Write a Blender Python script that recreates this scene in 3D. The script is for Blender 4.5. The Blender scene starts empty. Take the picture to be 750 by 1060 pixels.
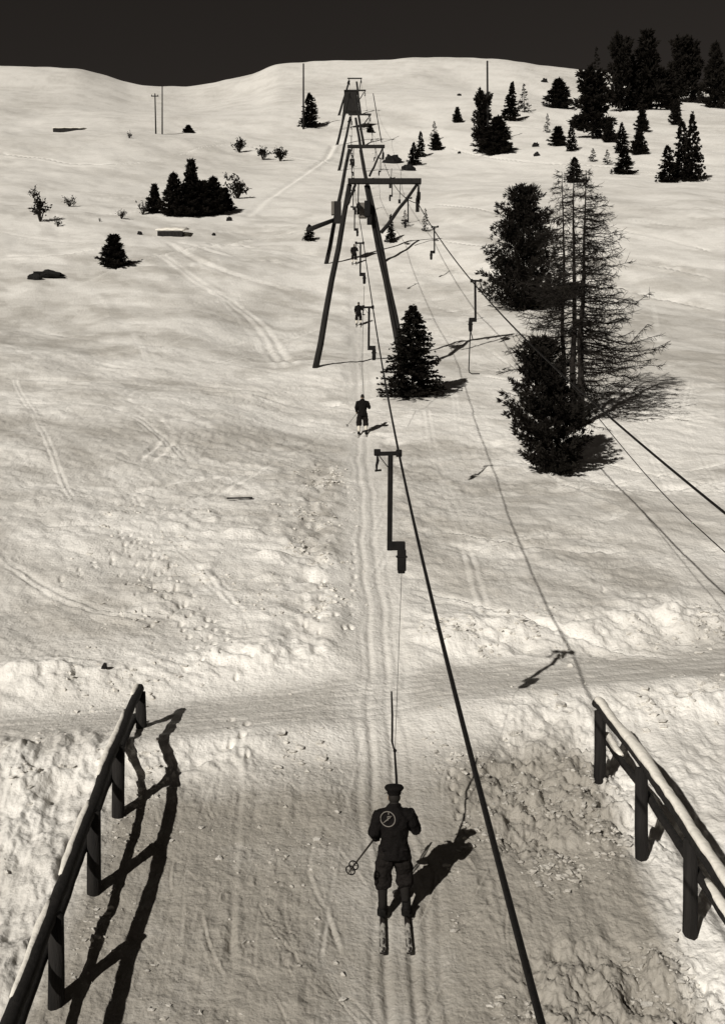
import bpy, math, random
import numpy as np
from mathutils import Vector, Matrix
R = math.radians
S = bpy.context.scene
COL = S.collection

# ------------------------------------------------------------------ camera, sky, sun, exposure
F = 1150.0                       # focal length in photo pixels (photo is 750 x 1060)
cam = bpy.data.objects.new('camera', bpy.data.cameras.new('camera'))
COL.objects.link(cam)
cam.data.sensor_width = 36.0
cam.data.sensor_fit = 'VERTICAL'
cam.data.sensor_height = 36.0
cam.data.lens = 36.0 * F / 1060.0
cam.data.clip_start = 0.1
cam.data.clip_end = 5000
cam.rotation_euler = (R(90), 0, 0)
S.camera = cam

SUN = Vector((-1.0, -1.7, 1.0)).normalized()       # towards the sun
elev = math.asin(SUN.z)
azim = math.atan2(SUN.x, SUN.y)

W = bpy.data.worlds.new('World'); S.world = W; W.use_nodes = True
nt = W.node_tree; nt.nodes.clear()
sky = nt.nodes.new('ShaderNodeTexSky'); sky.sky_type = 'NISHITA'; sky.sun_disc = False
sky.sun_elevation = elev; sky.sun_rotation = azim
sky.altitude = 2400; sky.dust_density = 0.2; sky.air_density = 0.8; sky.ozone_density = 1.0
sep = nt.nodes.new('ShaderNodeSeparateColor')        # red-sensitive plate: only the red of the blue sky is recorded
tint = nt.nodes.new('ShaderNodeCombineColor')
nt.links.new(sky.outputs[0], sep.inputs[0])
for k, g in enumerate((0.335, 0.285, 0.25)):
    m = nt.nodes.new('ShaderNodeMath'); m.operation = 'MULTIPLY'; m.inputs[1].default_value = g
    nt.links.new(sep.outputs[0], m.inputs[0]); nt.links.new(m.outputs[0], tint.inputs[k])
bg = nt.nodes.new('ShaderNodeBackground'); bg.inputs[1].default_value = 0.06
nt.links.new(tint.outputs[0], bg.inputs[0])
wo = nt.nodes.new('ShaderNodeOutputWorld'); nt.links.new(bg.outputs[0], wo.inputs[0])

sl = bpy.data.lights.new('sun', 'SUN'); sl.energy = 4.2; sl.angle = R(0.5); sl.color = (1.0, 0.955, 0.89)
so = bpy.data.objects.new('sun', sl); COL.objects.link(so)
so.rotation_euler = (-SUN).to_track_quat('-Z', 'Y').to_euler()

S.view_settings.view_transform = 'Standard'; S.view_settings.look = 'None'
S.view_settings.exposure = 0.0; S.view_settings.gamma = 1.0
S.render.engine = 'CYCLES'
S.cycles.max_bounces = 5
S.render.filter_size = 1.9

# ------------------------------------------------------------------ noise and terrain
def _h(ix, iy, s):
    n = (ix.astype(np.int64) * 374761393 + iy.astype(np.int64) * 668265263 + s * 974634777) & 0xffffffff
    n = ((n ^ (n >> 13)) * 1274126177) & 0xffffffff
    n = n ^ (n >> 16)
    return (n & 0xffff) / 32767.5 - 1.0

def vn(x, y, s=0):
    x = np.asarray(x, float); y = np.asarray(y, float)
    ix = np.floor(x); iy = np.floor(y); fx = x - ix; fy = y - iy
    ux = fx * fx * fx * (fx * (fx * 6 - 15) + 10); uy = fy * fy * fy * (fy * (fy * 6 - 15) + 10)
    a = _h(ix, iy, s); b = _h(ix + 1, iy, s); c = _h(ix, iy + 1, s); d = _h(ix + 1, iy + 1, s)
    return (a + (b - a) * ux) * (1 - uy) + (c + (d - c) * ux) * uy

def fbm(x, y, o=3, s=0, g=.5):
    v = 0; a = 1.0
    for k in range(o):
        v = v + a * vn(x * 2 ** k + 17.3 * k, y * 2 ** k - 9.1 * k, s + k); a *= g
    return v

def sm(a, b, x):
    t = np.clip((x - a) / (b - a), 0, 1); return t * t * (3 - 2 * t)

def pchip(xk, yk):
    xk = np.array(xk, float); yk = np.array(yk, float)
    h = np.diff(xk); dl = np.diff(yk) / h
    m = np.zeros(len(xk)); m[0] = dl[0]; m[-1] = dl[-1]
    for i in range(1, len(xk) - 1):
        if dl[i - 1] * dl[i] > 0:
            w1 = 2 * h[i] + h[i - 1]; w2 = h[i] + 2 * h[i - 1]
            m[i] = (w1 + w2) / (w1 / dl[i - 1] + w2 / dl[i])
    def f(x):
        x = np.clip(np.asarray(x, float), xk[0], xk[-1])
        i = np.clip(np.searchsorted(xk, x) - 1, 0, len(h) - 1)
        t = (x - xk[i]) / h[i]
        return ((2*t**3 - 3*t**2 + 1) * yk[i] + (t**3 - 2*t**2 + t) * h[i] * m[i]
                + (-2*t**3 + 3*t**2) * yk[i+1] + (t**3 - t**2) * h[i] * m[i+1])
    return f

CREST = 560.0
PROF = pchip([-60, -10, 0, 13.4, 30, 46.7, 64, 86, 110.6, 150, 205, 261, 311, 420, CREST, 640, 900, 2000],
             [-20, -12, -9.55, -5.87, -1.33, 3.24, 8.1, 14.9, 25.4, 41.6, 63.2, 88.6, 110.5, 159, 226, 250, 270, 280])
crest_px = pchip([-700, -100, 33, 75, 110, 137, 165, 192, 220, 240, 260, 290, 320, 350, 400, 440, 505, 530, 560, 610, 680, 760, 1500],
                 [100, 66, 69, 71, 79, 87, 90, 91.5, 88, 84, 79, 67.5, 66, 65.5, 64, 62, 63.5, 65, 70, 75, 84, 92, 130])

def road_c(X): return 21.7 + .235 * X + .15 * np.sin(X * .5)
def lane_x(Y): return np.interp(Y, [0, 15, 45, 88, 110, 205, 311], [.62, .42, .0, -.3, -.7, -1.0, -.8])

def macro(X, Y):
    z = PROF(Y)
    u = X / np.maximum(Y, 30)
    dz = (530 - crest_px(375 + F * u)) / F * CREST - 226
    z = z + dz * sm(230, CREST, Y)
    far = sm(55, 130, Y)
    z = z + far * (1.1 * fbm(X / 55, Y / 80, 2, 11)) + sm(150, 330, Y) * 2.2 * fbm(X / 90 + .4, Y / 120, 3, 12) * (1 - sm(480, 560, Y))
    z = z + sm(24, 45, Y) * .30 * fbm(X / 11, Y / 16, 2, 13)
    # sideways swell left and right of the lift line, none on the line itself
    z = z + sm(30, 70, Y) * (1 - sm(120, 260, Y)) * .9 * vn(X / 24 + 3.3, Y / 45, 14) * sm(4, 14, abs(X - lane_x(Y)))
    return z

_dd = np.exp(np.linspace(math.log(5), math.log(700), 6000))
def at(px, py, ground=None):
    """point of the slope seen at photo pixel (px, py)"""
    g = ground or macro
    X = (px - 375) / F * _dd; ray = (530 - py) / F * _dd
    dif = g(X, _dd) - ray
    k = np.argmax(dif > 0)
    if dif[k] <= 0: k = int(np.argmax(dif))
    d = _dd[k]
    if k > 0 and dif[k] > 0 and dif[k-1] <= 0:
        t = -dif[k-1] / (dif[k] - dif[k-1]); d = _dd[k-1] + t * (_dd[k] - _dd[k-1])
    X = (px - 375) / F * d
    return Vector((float(X), float(d), float(g(np.array([X]), np.array([d]))[0])))

def pt(px, py, d):
    return Vector(((px - 375) / F * d, d, (530 - py) / F * d))

def spline(P, n=60):
    P = [np.array(p, float) for p in P]; P = [2 * P[0] - P[1]] + P + [2 * P[-1] - P[-2]]
    out = []
    for i in range(1, len(P) - 2):
        for t in np.linspace(0, 1, n, endpoint=False):
            a, b, c, d = P[i-1:i+3]
            out.append(.5 * (2*b + (c-a)*t + (2*a-5*b+4*c-d)*t*t + (3*b-a-3*c+d)*t**3))
    out.append(P[-2]); return np.array(out)

rng = np.random.default_rng(5)
ACROSS = []      # ski tracks d = h(X)
def across(pxs, w=.12, dep=.05, pair=.22):
    q = spline([at(*p)[:2] for p in pxs], 20); q = q[np.argsort(q[:, 0])]
    ACROSS.append((q, w, dep, pair))
across([(425, 428), (470, 437), (520, 452), (570, 480), (640, 505), (720, 520)])
across([(430, 440), (480, 452), (530, 472), (590, 505), (660, 530)], .2, .06)
across([(0, 392), (120, 394), (220, 402), (300, 416), (352, 428)], .3, .1)
across([(0, 412), (90, 418), (140, 432), (170, 455), (200, 480)], .16, .05)
across([(0, 560), (100, 545), (200, 520), (300, 470), (345, 440)], .2, .05)
across([(190, 565), (260, 570), (330, 585), (362, 600)], .22, .07)
across([(0, 500), (120, 505), (230, 508), (340, 490)], .25, .06)
across([(0, 330), (120, 310), (230, 305), (320, 318)], .35, .10)
across([(30, 372), (140, 360), (250, 362), (330, 340)], .3, .08)
across([(445, 250), (540, 262), (640, 270), (740, 290)], .5, .2)
across([(450, 212), (560, 232), (640, 238), (740, 262)], .5, .24)
across([(440, 275), (520, 285), (600, 292), (740, 320)], .5, .16)
across([(430, 300), (500, 300), (560, 318), (740, 360)], .4, .1)
across([(430, 345), (480, 350), (600, 400), (740, 400)], .3, .08)
across([(0, 265), (80, 262), (200, 252), (330, 262)], .5, .2)
across([(60, 300), (180, 262), (260, 248), (345, 235)], .5, .2)
across([(440, 145), (520, 165), (640, 175), (740, 190)], .7, .35)
across([(400, 130), (500, 128), (620, 140)], .7, .35)
across([(0, 160), (120, 170), (240, 150), (340, 170)], .7, .35)
across([(440, 560), (520, 575), (620, 560), (740, 600)], .2, .05)
DOWN = []        # tracks X = g(d)
def down(pxs, w=.12, dep=.05, pair=.2):
    q = spline([at(*p)[:2] for p in pxs], 20); q = q[np.argsort(q[:, 1])]
    DOWN.append((q, w, dep, pair))
down([(150, 478), (172, 452), (150, 425), (128, 408), (180, 388), (300, 356)], .11, .05, .25)
down([(238, 1000), (242, 900), (248, 820), (246, 752)], .05, .05, 0)
down([(330, 1000), (345, 900), (362, 810), (380, 745)], .028, .025, .0)
down([(215, 1000), (300, 920), (352, 860)], .02, .02, 0)
down([(262, 1010), (270, 930), (306, 800), (300, 760)], .022, .014, 0)
down([(186, 980), (196, 880), (222, 800)], .022, .014, 0)
down([(325, 862), (320, 905), (338, 945), (352, 985)], .03, .05, .0)
down([(340, 800), (356, 822), (362, 850)], .025, .03, 0)
down([(700, 1010), (640, 900), (600, 840), (560, 800), (520, 760)], .16, .08, .5)
down([(500, 640), (478, 560), (458, 500), (445, 455), (440, 425)], .06, .03, .12)
down([(160, 262), (200, 290), (260, 330), (300, 380)], .22, .06, .35)
down([(170, 250), (215, 275), (300, 300)], .3, .12)
down([(182, 250), (250, 268), (330, 272)], .3, .12)
down([(255, 225), (285, 200), (330, 170), (345, 150)], .5, .25)
down([(420, 360), (470, 320), (560, 330), (600, 300)], .25, .08)

rt = random.Random(12)
for i in range(64):
    y0 = 205 + 430 * rt.random() ** 1.3; x0 = rt.choice([rt.uniform(-40, 300), rt.uniform(410, 640)]); L = rt.uniform(90, 330); dy = rt.uniform(-.22, .22) * L * (.5 + (y0 - 200) / 500); cu = rt.uniform(-.12, .12) * L * (y0 - 120) / 500
    if abs(x0 + L / 2 - 385) < 60 and y0 > 440: continue
    dd_ = at(x0, y0).y
    across([(x0, y0), (x0 + L * .33, y0 + dy * .33 + cu), (x0 + L * .67, y0 + dy * .67 + cu * .9), (x0 + L, y0 + dy)], .05 + .0022 * dd_, rt.uniform(.02, .045) + .0006 * dd_, rt.choice([0, .11, .14]) + .0015 * dd_)
for i in range(16):
    y0 = 250 + 330 * rt.random(); x0 = rt.choice([rt.uniform(0, 310), rt.uniform(420, 480), rt.uniform(560, 720)]); L = rt.uniform(60, 170); dx = rt.uniform(-.9, .9) * L
    if y0 + L > 655: continue
    dd_ = at(x0, y0 + L).y; cu = rt.uniform(-.2, .2) * L
    down([(x0, y0), (x0 + dx * .33 + cu, y0 + L * .33), (x0 + dx * .67 + cu * .6, y0 + L * .67), (x0 + dx, y0 + L)], .035 + .0008 * dd_, rt.uniform(.012, .026), .10)
SCR = []         # short skids and scrapes: start, heading, length, curvature, width, depth
def scrape(n, x0, x1, y0, y1, hd, spread, lmin, lmax, w):
    for i in range(n): SCR.append((rt.uniform(x0, x1), rt.uniform(y0, y1), hd + rt.gauss(0, spread), rt.uniform(lmin, lmax), rt.uniform(-.3, .3), w * rt.uniform(.4, 1.3), rt.uniform(.006, .026)))
scrape(60, -3.5, .1, 12.5, 19.5, -.5, .3, .3, 1.6, .013)
scrape(50, .8, 3.8, 12.5, 19.0, .5, .4, .3, 1.6, .016)
scrape(60, -6, -1, 23.5, 36, -.9, .35, .4, 1.6, .04)
scrape(50, 1.5, 8, 24, 36, 1.2, .35, .5, 2.2, .045)
HOLES = []       # boot prints: x, y, radius, depth
def prints(p, q, step=.36, side=.13, seed=1):
    r = random.Random(seed); a = at(*p); b = at(*q); v = (b - a); L = v.length; n = int(L / step)
    nx, ny = -v.y / L, v.x / L
    for i in range(n):
        t = (i + r.uniform(-.2, .2)) / n; s_ = side * (1 if i % 2 else -1) + r.uniform(-.06, .06)
        HOLES.append((a.x + v.x * t + nx * s_, a.y + v.y * t + ny * s_, r.uniform(.035, .065), r.uniform(.06, .12)))
prints((128, 552), (222, 690), seed=1); prints((120, 570), (180, 665), seed=2, side=.3, step=.5); prints((150, 560), (232, 672), seed=3)
prints((60, 605), (160, 552), seed=4); prints((335, 480), (358, 520), .4, .3, 5); prints((352, 560), (346, 660), .35, .4, 6)
prints((318, 610), (345, 668), .4, .4, 7); prints((225, 420), (330, 392), .5, .2, 8); prints((540, 640), (690, 610), .8, .4, 9)
prints((246, 750), (248, 800), .3, .12, 10); prints((205, 640), (262, 700), .4, .25, 11); prints((470, 800), (476, 862), .22, .07, 12)

def relief(X, Y, fresh=None):
    """everything trodden, carved and blown into the snow"""
    z = np.zeros_like(X)
    lx = X - lane_x(Y)
    d = np.maximum(Y, 8)
    near = 1 - sm(50, 120, Y)
    inl = 1 - sm(.50, 1.15, abs(lx + .15 * vn(X / .8, Y / 1.6, 57)))                        # tow lane mask
    rc = road_c(X); rd = Y - rc
    onroad = 1 - sm(1.0, 1.5, abs(rd))
    # road bench cut into the slope
    cut = np.where(abs(rd) < 1.25, -rd * .20, 0) + np.where(rd >= 1.25, -.25 * (1 - sm(1.25, 3.0, rd)), 0) + np.where(rd <= -1.25, .25 * (1 - sm(1.25, 2.6, -rd)), 0)
    soft = 1 - .55 * np.exp(-(lx / 1.6) ** 2)
    z += cut * soft
    # ploughed lumps on the bank above and below the road
    bank = np.exp(-((rd - 2.35 - .5 * vn(X / 2.4, Y / 6, 19)) / (.75 + .35 * sm(0, 3, X))) ** 2) * (1 - np.exp(-(lx / 1.3) ** 2))
    z += bank * (.17 + (.09 + .07 * sm(-1, 3, X)) * fbm(X / .85 + .4 * Y, Y / .7, 4, 21, .6) + .06 * fbm(X / .24, Y / .2, 2, 22)) * (.85 + .4 * vn(X / 2.3, Y / 3, 20))
    bank2 = np.exp(-((rd + 2.0) / .55) ** 2) * sm(1.6, 2.4, abs(lx))
    z += bank2 * (.08 + .09 * fbm(X / .5, Y / .5, 4, 23, .6))
    rough = (1 - onroad) * (1 - inl)
    # churned snow in front between the fences
    fg = (1 - sm(18.5, 20.5, Y - .235 * X)) * (1 - inl)
    z += fg * (.030 * fbm(X / 1.1, Y / 1.4, 3, 31) + .013 * fbm(X / .30, Y / .36, 4, 32, .62) + .012 * fbm(X / .13, Y / .9, 2, 30) * sm(-.3, .3, vn(X / 1.2, Y / 1.5, 29)))
    z += fg * sm(-.2, .5, vn(X / 1.5, Y / 1.2, 28)) * (.040 * np.maximum(0, vn(X / .13, Y / .14, 33) - .42) + .03 * np.maximum(0, vn(X / .07, Y / .075, 39) - .4))
    churn = fg * sm(1.1, 2.0, lx) * (1 - sm(3.6, 4.6, lx)) * sm(.0, .5, vn(X / 1.7 + 5, Y / 2.2, 34) + .45)
    z += churn * (.105 * fbm(X / .34, Y / .42, 5, 35, .66) - .05)
    # steep soft snow outside the fences
    out = sm(3.7, 4.4, abs(X)) * (1 - sm(19, 21, Y))
    z += out * (.10 * fbm(X / .5 + .2 * Y, Y / 1.0, 4, 36, .55) + .022 * fbm(X / .16, Y / .3, 2, 37)) * np.where(X < 0, 1.1, .6)
    # wind ribs and old soft tracks on the open slope
    op = sm(22.5, 25.5, Y - .235 * X) * (1 - inl)
    z += op * near * (.055 * fbm(X / 1.5 + .35 * Y, Y / 1.5, 4, 41, .6) + .12 * fbm(X / 5, Y / 5.5, 2, 42))
    z += op * (1 - sm(45, 70, Y)) * .034 * fbm(X / .40, Y / .48 + .5 * X, 3, 43, .6) * (.4 + .6 * sm(-.3, .5, vn(X / 6, Y / 5, 44)))
    z += sm(40, 75, Y) * (1 - sm(260, 420, Y)) * (.20 * fbm(X / 7 + .05 * Y, Y / 17.0, 3, 45) + .05 * fbm(X / 2.5, Y / 5 + .2 * X, 2, 46) * (1 - sm(110, 200, Y)))
    # bumps left of the lane
    lb = np.exp(-((lx + 1.55) / .55) ** 2) * sm(22.5, 25, Y) * (1 - sm(38, 46, Y))
    z += lb * (.075 * fbm(X / .42 + .3 * Y, Y / .55, 3, 51) + .05 * vn(X / .2, Y / .3, 52) - .10)
    rb = np.exp(-((lx - 1.35) / .5) ** 2) * sm(23, 25, Y) * (1 - sm(50, 60, Y))
    z += rb * .06 * fbm(X / .7, Y / .5, 3, 53)
    lm = sm(24, 27, Y) * (1 - sm(33, 38, Y)) * sm(1.8, 2.6, -lx) * (1 - sm(5, 7, -lx))
    z += lm * .13 * np.maximum(0, fbm(X / .8, Y / .55, 2, 54))
    # tow lane, packed flat, with the two ski grooves
    z -= inl * .035 * (1 - sm(70, 160, Y))
    wob = .05 * np.sin(Y * .55) + .03 * np.sin(Y * 1.7)
    for o, dp in ((-.17, .05), (.17, .05), (-.36, .022), (.33, .025), (.02, .015), (.5, .02)):
        z -= dp * np.exp(-((lx - o - wob * (1 if abs(o) < .3 else 2)) / (.045 + .0012 * d)) ** 2) * (1 - sm(60, 110, Y)) * (1 - .5 * onroad)
    z += inl * .008 * fbm(X / .3, Y / .8, 2, 55)
    # road wheel and ski marks
    for o in (-.9, -.55, -.1, .2, .62, .95):
        z -= onroad * .014 * np.exp(-((rd - o - .08 * np.sin(X * .9 + o * 7)) / .07) ** 2)
    z += onroad * .012 * fbm(X / .5, Y / .18, 2, 56)
    for q, w, dep, pair in ACROSS:
        h = np.interp(X, q[:, 0], q[:, 1]); e = sm(q[0, 0] - .1, q[0, 0] + 1, X) * (1 - sm(q[-1, 0] - 1, q[-1, 0] + .1, X))
        o = Y - h; e = e * (.35 + .65 * sm(-.55, .25, vn(X / (1.2 + .03 * Y), Y / 9, 61)))
        for p_ in ((-pair, pair) if pair else (0,)):
            z += e * dep * (-np.exp(-((o - p_) / w) ** 2) + .6 * np.exp(-((o - p_ + 1.9 * w) / w) ** 2))
            if fresh is not None: fresh += e * np.exp(-((o - p_ + .4 * w) / (1.5 * w)) ** 2)
    for q, w, dep, pair in DOWN:
        h = np.interp(Y, q[:, 1], q[:, 0]); e = sm(q[0, 1] - .1, q[0, 1] + .5, Y) * (1 - sm(q[-1, 1] - .5, q[-1, 1] + .1, Y))
        o = X - h; e = e * (.25 + .75 * sm(-.55, .25, vn(Y / (1.1 + .03 * Y), X / 9, 62)))
        for p_ in ((-pair, pair) if pair else (0,)):
            z += e * dep * (-np.exp(-((o - p_) / w) ** 2) + .6 * np.exp(-((o - p_ - 1.7 * w) / w) ** 2))
            if fresh is not None: fresh += e * np.exp(-((o - p_ - .5 * w) / (1.5 * w)) ** 2)
    return z

def holes(X, Y, z):
    for hx, hy, r, dp in HOLES:
        m = (abs(X - hx) < 3 * r) & (abs(Y - hy) < 3 * r)
        if m.any():
            q = ((X[m] - hx) ** 2 + ((Y[m] - hy) / 1.7) ** 2) / r ** 2
            z[m] += -dp * np.exp(-q * q) + .08 * dp * np.exp(-(np.sqrt(q) - 1.4) ** 2 * 5)
    for sx, sy, hd, L, cv, w, dp in SCR:
        m = (abs(X - sx) < L) & (abs(Y - sy) < L)
        if m.any():
            dx = X[m] - sx; dy = Y[m] - sy; a = dx * math.sin(hd) + dy * math.cos(hd); o = dx * math.cos(hd) - dy * math.sin(hd) - cv * a * a / L
            e = 1 - sm(.55, 1.0, abs(a) / (L * .5))
            z[m] += e * dp * (-np.exp(-(o / w) ** 2) + .8 * np.exp(-((o - 1.8 * w) / w) ** 2))
    return z

def H(X, Y):
    X = np.atleast_1d(np.asarray(X, float)); Y = np.atleast_1d(np.asarray(Y, float))
    return holes(X, Y, macro(X, Y) + relief(X, Y))
def gz(x, y): return float(H(x, y)[0])
def macro_at(x, y): return float(macro(np.array([float(x)]), np.array([float(y)]))[0])

# ------------------------------------------------------------------ helpers
class MB:
    def __init__(s): s.v = []; s.f = []; s.n = 0
    def add(s, V, Fc):
        V = np.asarray(V, float).reshape(-1, 3); s.v.append(V)
        s.f.extend([tuple(i + s.n for i in f) for f in Fc]); s.n += len(V); return s
    def tube(s, P, r, k=8, cap=True):
        P = [Vector(p) for p in P]; n = len(P)
        r = [r] * n if not hasattr(r, '__len__') else list(r)
        V = []; up = None
        for i in range(n):
            t = (P[min(i + 1, n - 1)] - P[max(i - 1, 0)]).normalized()
            if up is None:
                up = Vector((0, 0, 1)) if abs(t.z) < .9 else Vector((0, 1, 0))
            a = t.cross(up).normalized(); b = a.cross(t).normalized(); up = b
            ri = r[i]; ra, rb = ri if hasattr(ri, '__len__') else (ri, ri)
            for j in range(k):
                w = 2 * math.pi * j / k
                V.append(P[i] + a * math.cos(w) * ra + b * math.sin(w) * rb)
        Fc = [(i*k+j, i*k+(j+1) % k, (i+1)*k+(j+1) % k, (i+1)*k+j) for i in range(n-1) for j in range(k)]
        if cap: Fc += [tuple(range(k))[::-1], tuple((n-1)*k+j for j in range(k))]
        return s.add([tuple(v) for v in V], Fc)
    def box(s, c, d, M=None):
        c = Vector(c); V = []
        for x in (-1, 1):
            for y in (-1, 1):
                for z in (-1, 1):
                    v = Vector((x*d[0]/2, y*d[1]/2, z*d[2]/2)); v = M @ v if M else v; V.append(tuple(c + v))
        return s.add(V, [(0,1,3,2),(4,6,7,5),(0,4,5,1),(2,3,7,6),(0,2,6,4),(1,5,7,3)])
    def bar(s, a, b, w, h):
        a = Vector(a); b = Vector(b); t = (b - a); L = t.length; t.normalize()
        up = Vector((0, 0, 1)) if abs(t.z) < .95 else Vector((0, 1, 0))
        x = t.cross(up).normalized(); z = x.cross(t).normalized()
        M = Matrix((x, t, z)).transposed()
        return s.box((a + b) / 2, (w, L, h), M)
    def ell(s, c, r, nu=14, nv=9, M=None):
        c = Vector(c); V = [];
        for i in range(nv + 1):
            p = math.pi * i / nv
            for j in range(nu):
                q = 2 * math.pi * j / nu
                v = Vector((r[0]*math.sin(p)*math.cos(q), r[1]*math.sin(p)*math.sin(q), r[2]*math.cos(p)))
                V.append(tuple(c + (M @ v if M else v)))
        return s.add(V, [(i*nu+j, (i+1)*nu+j, (i+1)*nu+(j+1) % nu, i*nu+(j+1) % nu) for i in range(nv) for j in range(nu)])
    def lathe(s, prof, k=24, c=(0, 0, 0)):
        V = [(c[0]+r*math.cos(2*math.pi*j/k), c[1]+r*math.sin(2*math.pi*j/k), c[2]+z) for r, z in prof for j in range(k)]
        n = len(prof)
        Fc = [(i*k+j, i*k+(j+1) % k, (i+1)*k+(j+1) % k, (i+1)*k+j) for i in range(n-1) for j in range(k)]
        Fc += [tuple(range(k))[::-1], tuple((n-1)*k+j for j in range(k))]
        return s.add(V, Fc)
    def ring(s, c, r, t, M=None, n=28, k=6):
        P = []
        for i in range(n + 1):
            w = 2*math.pi*i/n; v = Vector((r*math.cos(w), r*math.sin(w), 0)); P.append(Vector(c) + (M @ v if M else v))
        return s.tube(P, t, k, False)
    def quads(s, V):
        V = np.asarray(V, float).reshape(-1, 3); n = len(V) // 4
        return s.add(V, [(4*i, 4*i+1, 4*i+2, 4*i+3) for i in range(n)])
    def build(s, name, m, parent=None, smooth=False, bevel=0):
        me = bpy.data.meshes.new(name)
        me.from_pydata(np.concatenate(s.v).tolist(), [], s.f); me.update()
        if smooth: me.polygons.foreach_set('use_smooth', [True] * len(me.polygons))
        me.materials.append(m)
        o = bpy.data.objects.new(name, me); COL.objects.link(o)
        if parent: o.parent = parent
        if bevel:
            b = o.modifiers.new('bevel', 'BEVEL'); b.width = bevel; b.segments = 2; b.limit_method = 'ANGLE'
        return o

def tag(o, label, cat, group=None, kind=None):
    if label: o['label'] = label
    if cat: o['category'] = cat
    if group: o['group'] = group
    if kind: o['kind'] = kind
    return o
def empty(name, loc=(0, 0, 0), rz=0, label=None, cat=None, group=None):
    o = bpy.data.objects.new(name, None); COL.objects.link(o); o.location = loc; o.rotation_euler = (0, 0, rz)
    o.empty_display_size = .2
    return tag(o, label, cat, group)
def copy_tree(o, parent=None):
    c = o.copy(); COL.objects.link(c)
    if parent: c.parent = parent
    for ch in list(o.children): copy_tree(ch, c)
    return c
def bake(o):
    """freeze an object's modifiers into its mesh"""
    bpy.context.view_layer.update()
    dg = bpy.context.evaluated_depsgraph_get()
    me = bpy.data.meshes.new_from_object(o.evaluated_get(dg)); o.modifiers.clear(); o.data = me
    me.polygons.foreach_set('use_smooth', [True] * len(me.polygons)); return o
def folds(o, amt, size_):
    tx = bpy.data.textures.new('folds', 'CLOUDS'); tx.noise_scale = size_; tx.noise_depth = 2
    d = o.modifiers.new('folds', 'DISPLACE'); d.texture = tx; d.texture_coords = 'LOCAL'; d.strength = amt; d.mid_level = .5
    return bake(o)
def fuse(o, vox, it=4):
    r = o.modifiers.new('fuse', 'REMESH'); r.mode = 'VOXEL'; r.voxel_size = vox
    q = o.modifiers.new('soft', 'SMOOTH'); q.iterations = it; q.factor = .5
    return bake(o)

# ------------------------------------------------------------------ materials
def mat(name, col, rough=.8, var=.25, scale=6.0, bump=.0, bscale=30.0, stretch=(1, 1, 1), spec=.25, col2=None):
    m = bpy.data.materials.new(name); m.use_nodes = True; n = m.node_tree; b = n.nodes['Principled BSDF']
    b.inputs['Roughness'].default_value = rough; b.inputs['Specular IOR Level'].default_value = spec
    tc = n.nodes.new('ShaderNodeTexCoord'); mp = n.nodes.new('ShaderNodeMapping'); mp.inputs['Scale'].default_value = stretch
    n.links.new(tc.outputs['Object'], mp.inputs[0])
    no = n.nodes.new('ShaderNodeTexNoise'); no.inputs['Scale'].default_value = scale; no.inputs['Detail'].default_value = 5
    n.links.new(mp.outputs[0], no.inputs['Vector'])
    cr = n.nodes.new('ShaderNodeValToRGB')
    c2 = col2 or tuple(min(1, c * (1 + var)) for c in col); c1 = tuple(c * (1 - var) for c in col)
    cr.color_ramp.elements[0].color = (*c1, 1); cr.color_ramp.elements[1].color = (*c2, 1)
    cr.color_ramp.elements[0].position = .3; cr.color_ramp.elements[1].position = .7
    n.links.new(no.outputs[0], cr.inputs[0]); n.links.new(cr.outputs[0], b.inputs['Base Color'])
    if bump:
        n2 = n.nodes.new('ShaderNodeTexNoise'); n2.inputs['Scale'].default_value = bscale; n2.inputs['Detail'].default_value = 4
        n.links.new(mp.outputs[0], n2.inputs['Vector'])
        bp = n.nodes.new('ShaderNodeBump'); bp.inputs['Distance'].default_value = bump; n.links.new(n2.outputs[0], bp.inputs['Height'])
        n.links.new(bp.outputs[0], b.inputs['Normal'])
    return m

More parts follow.
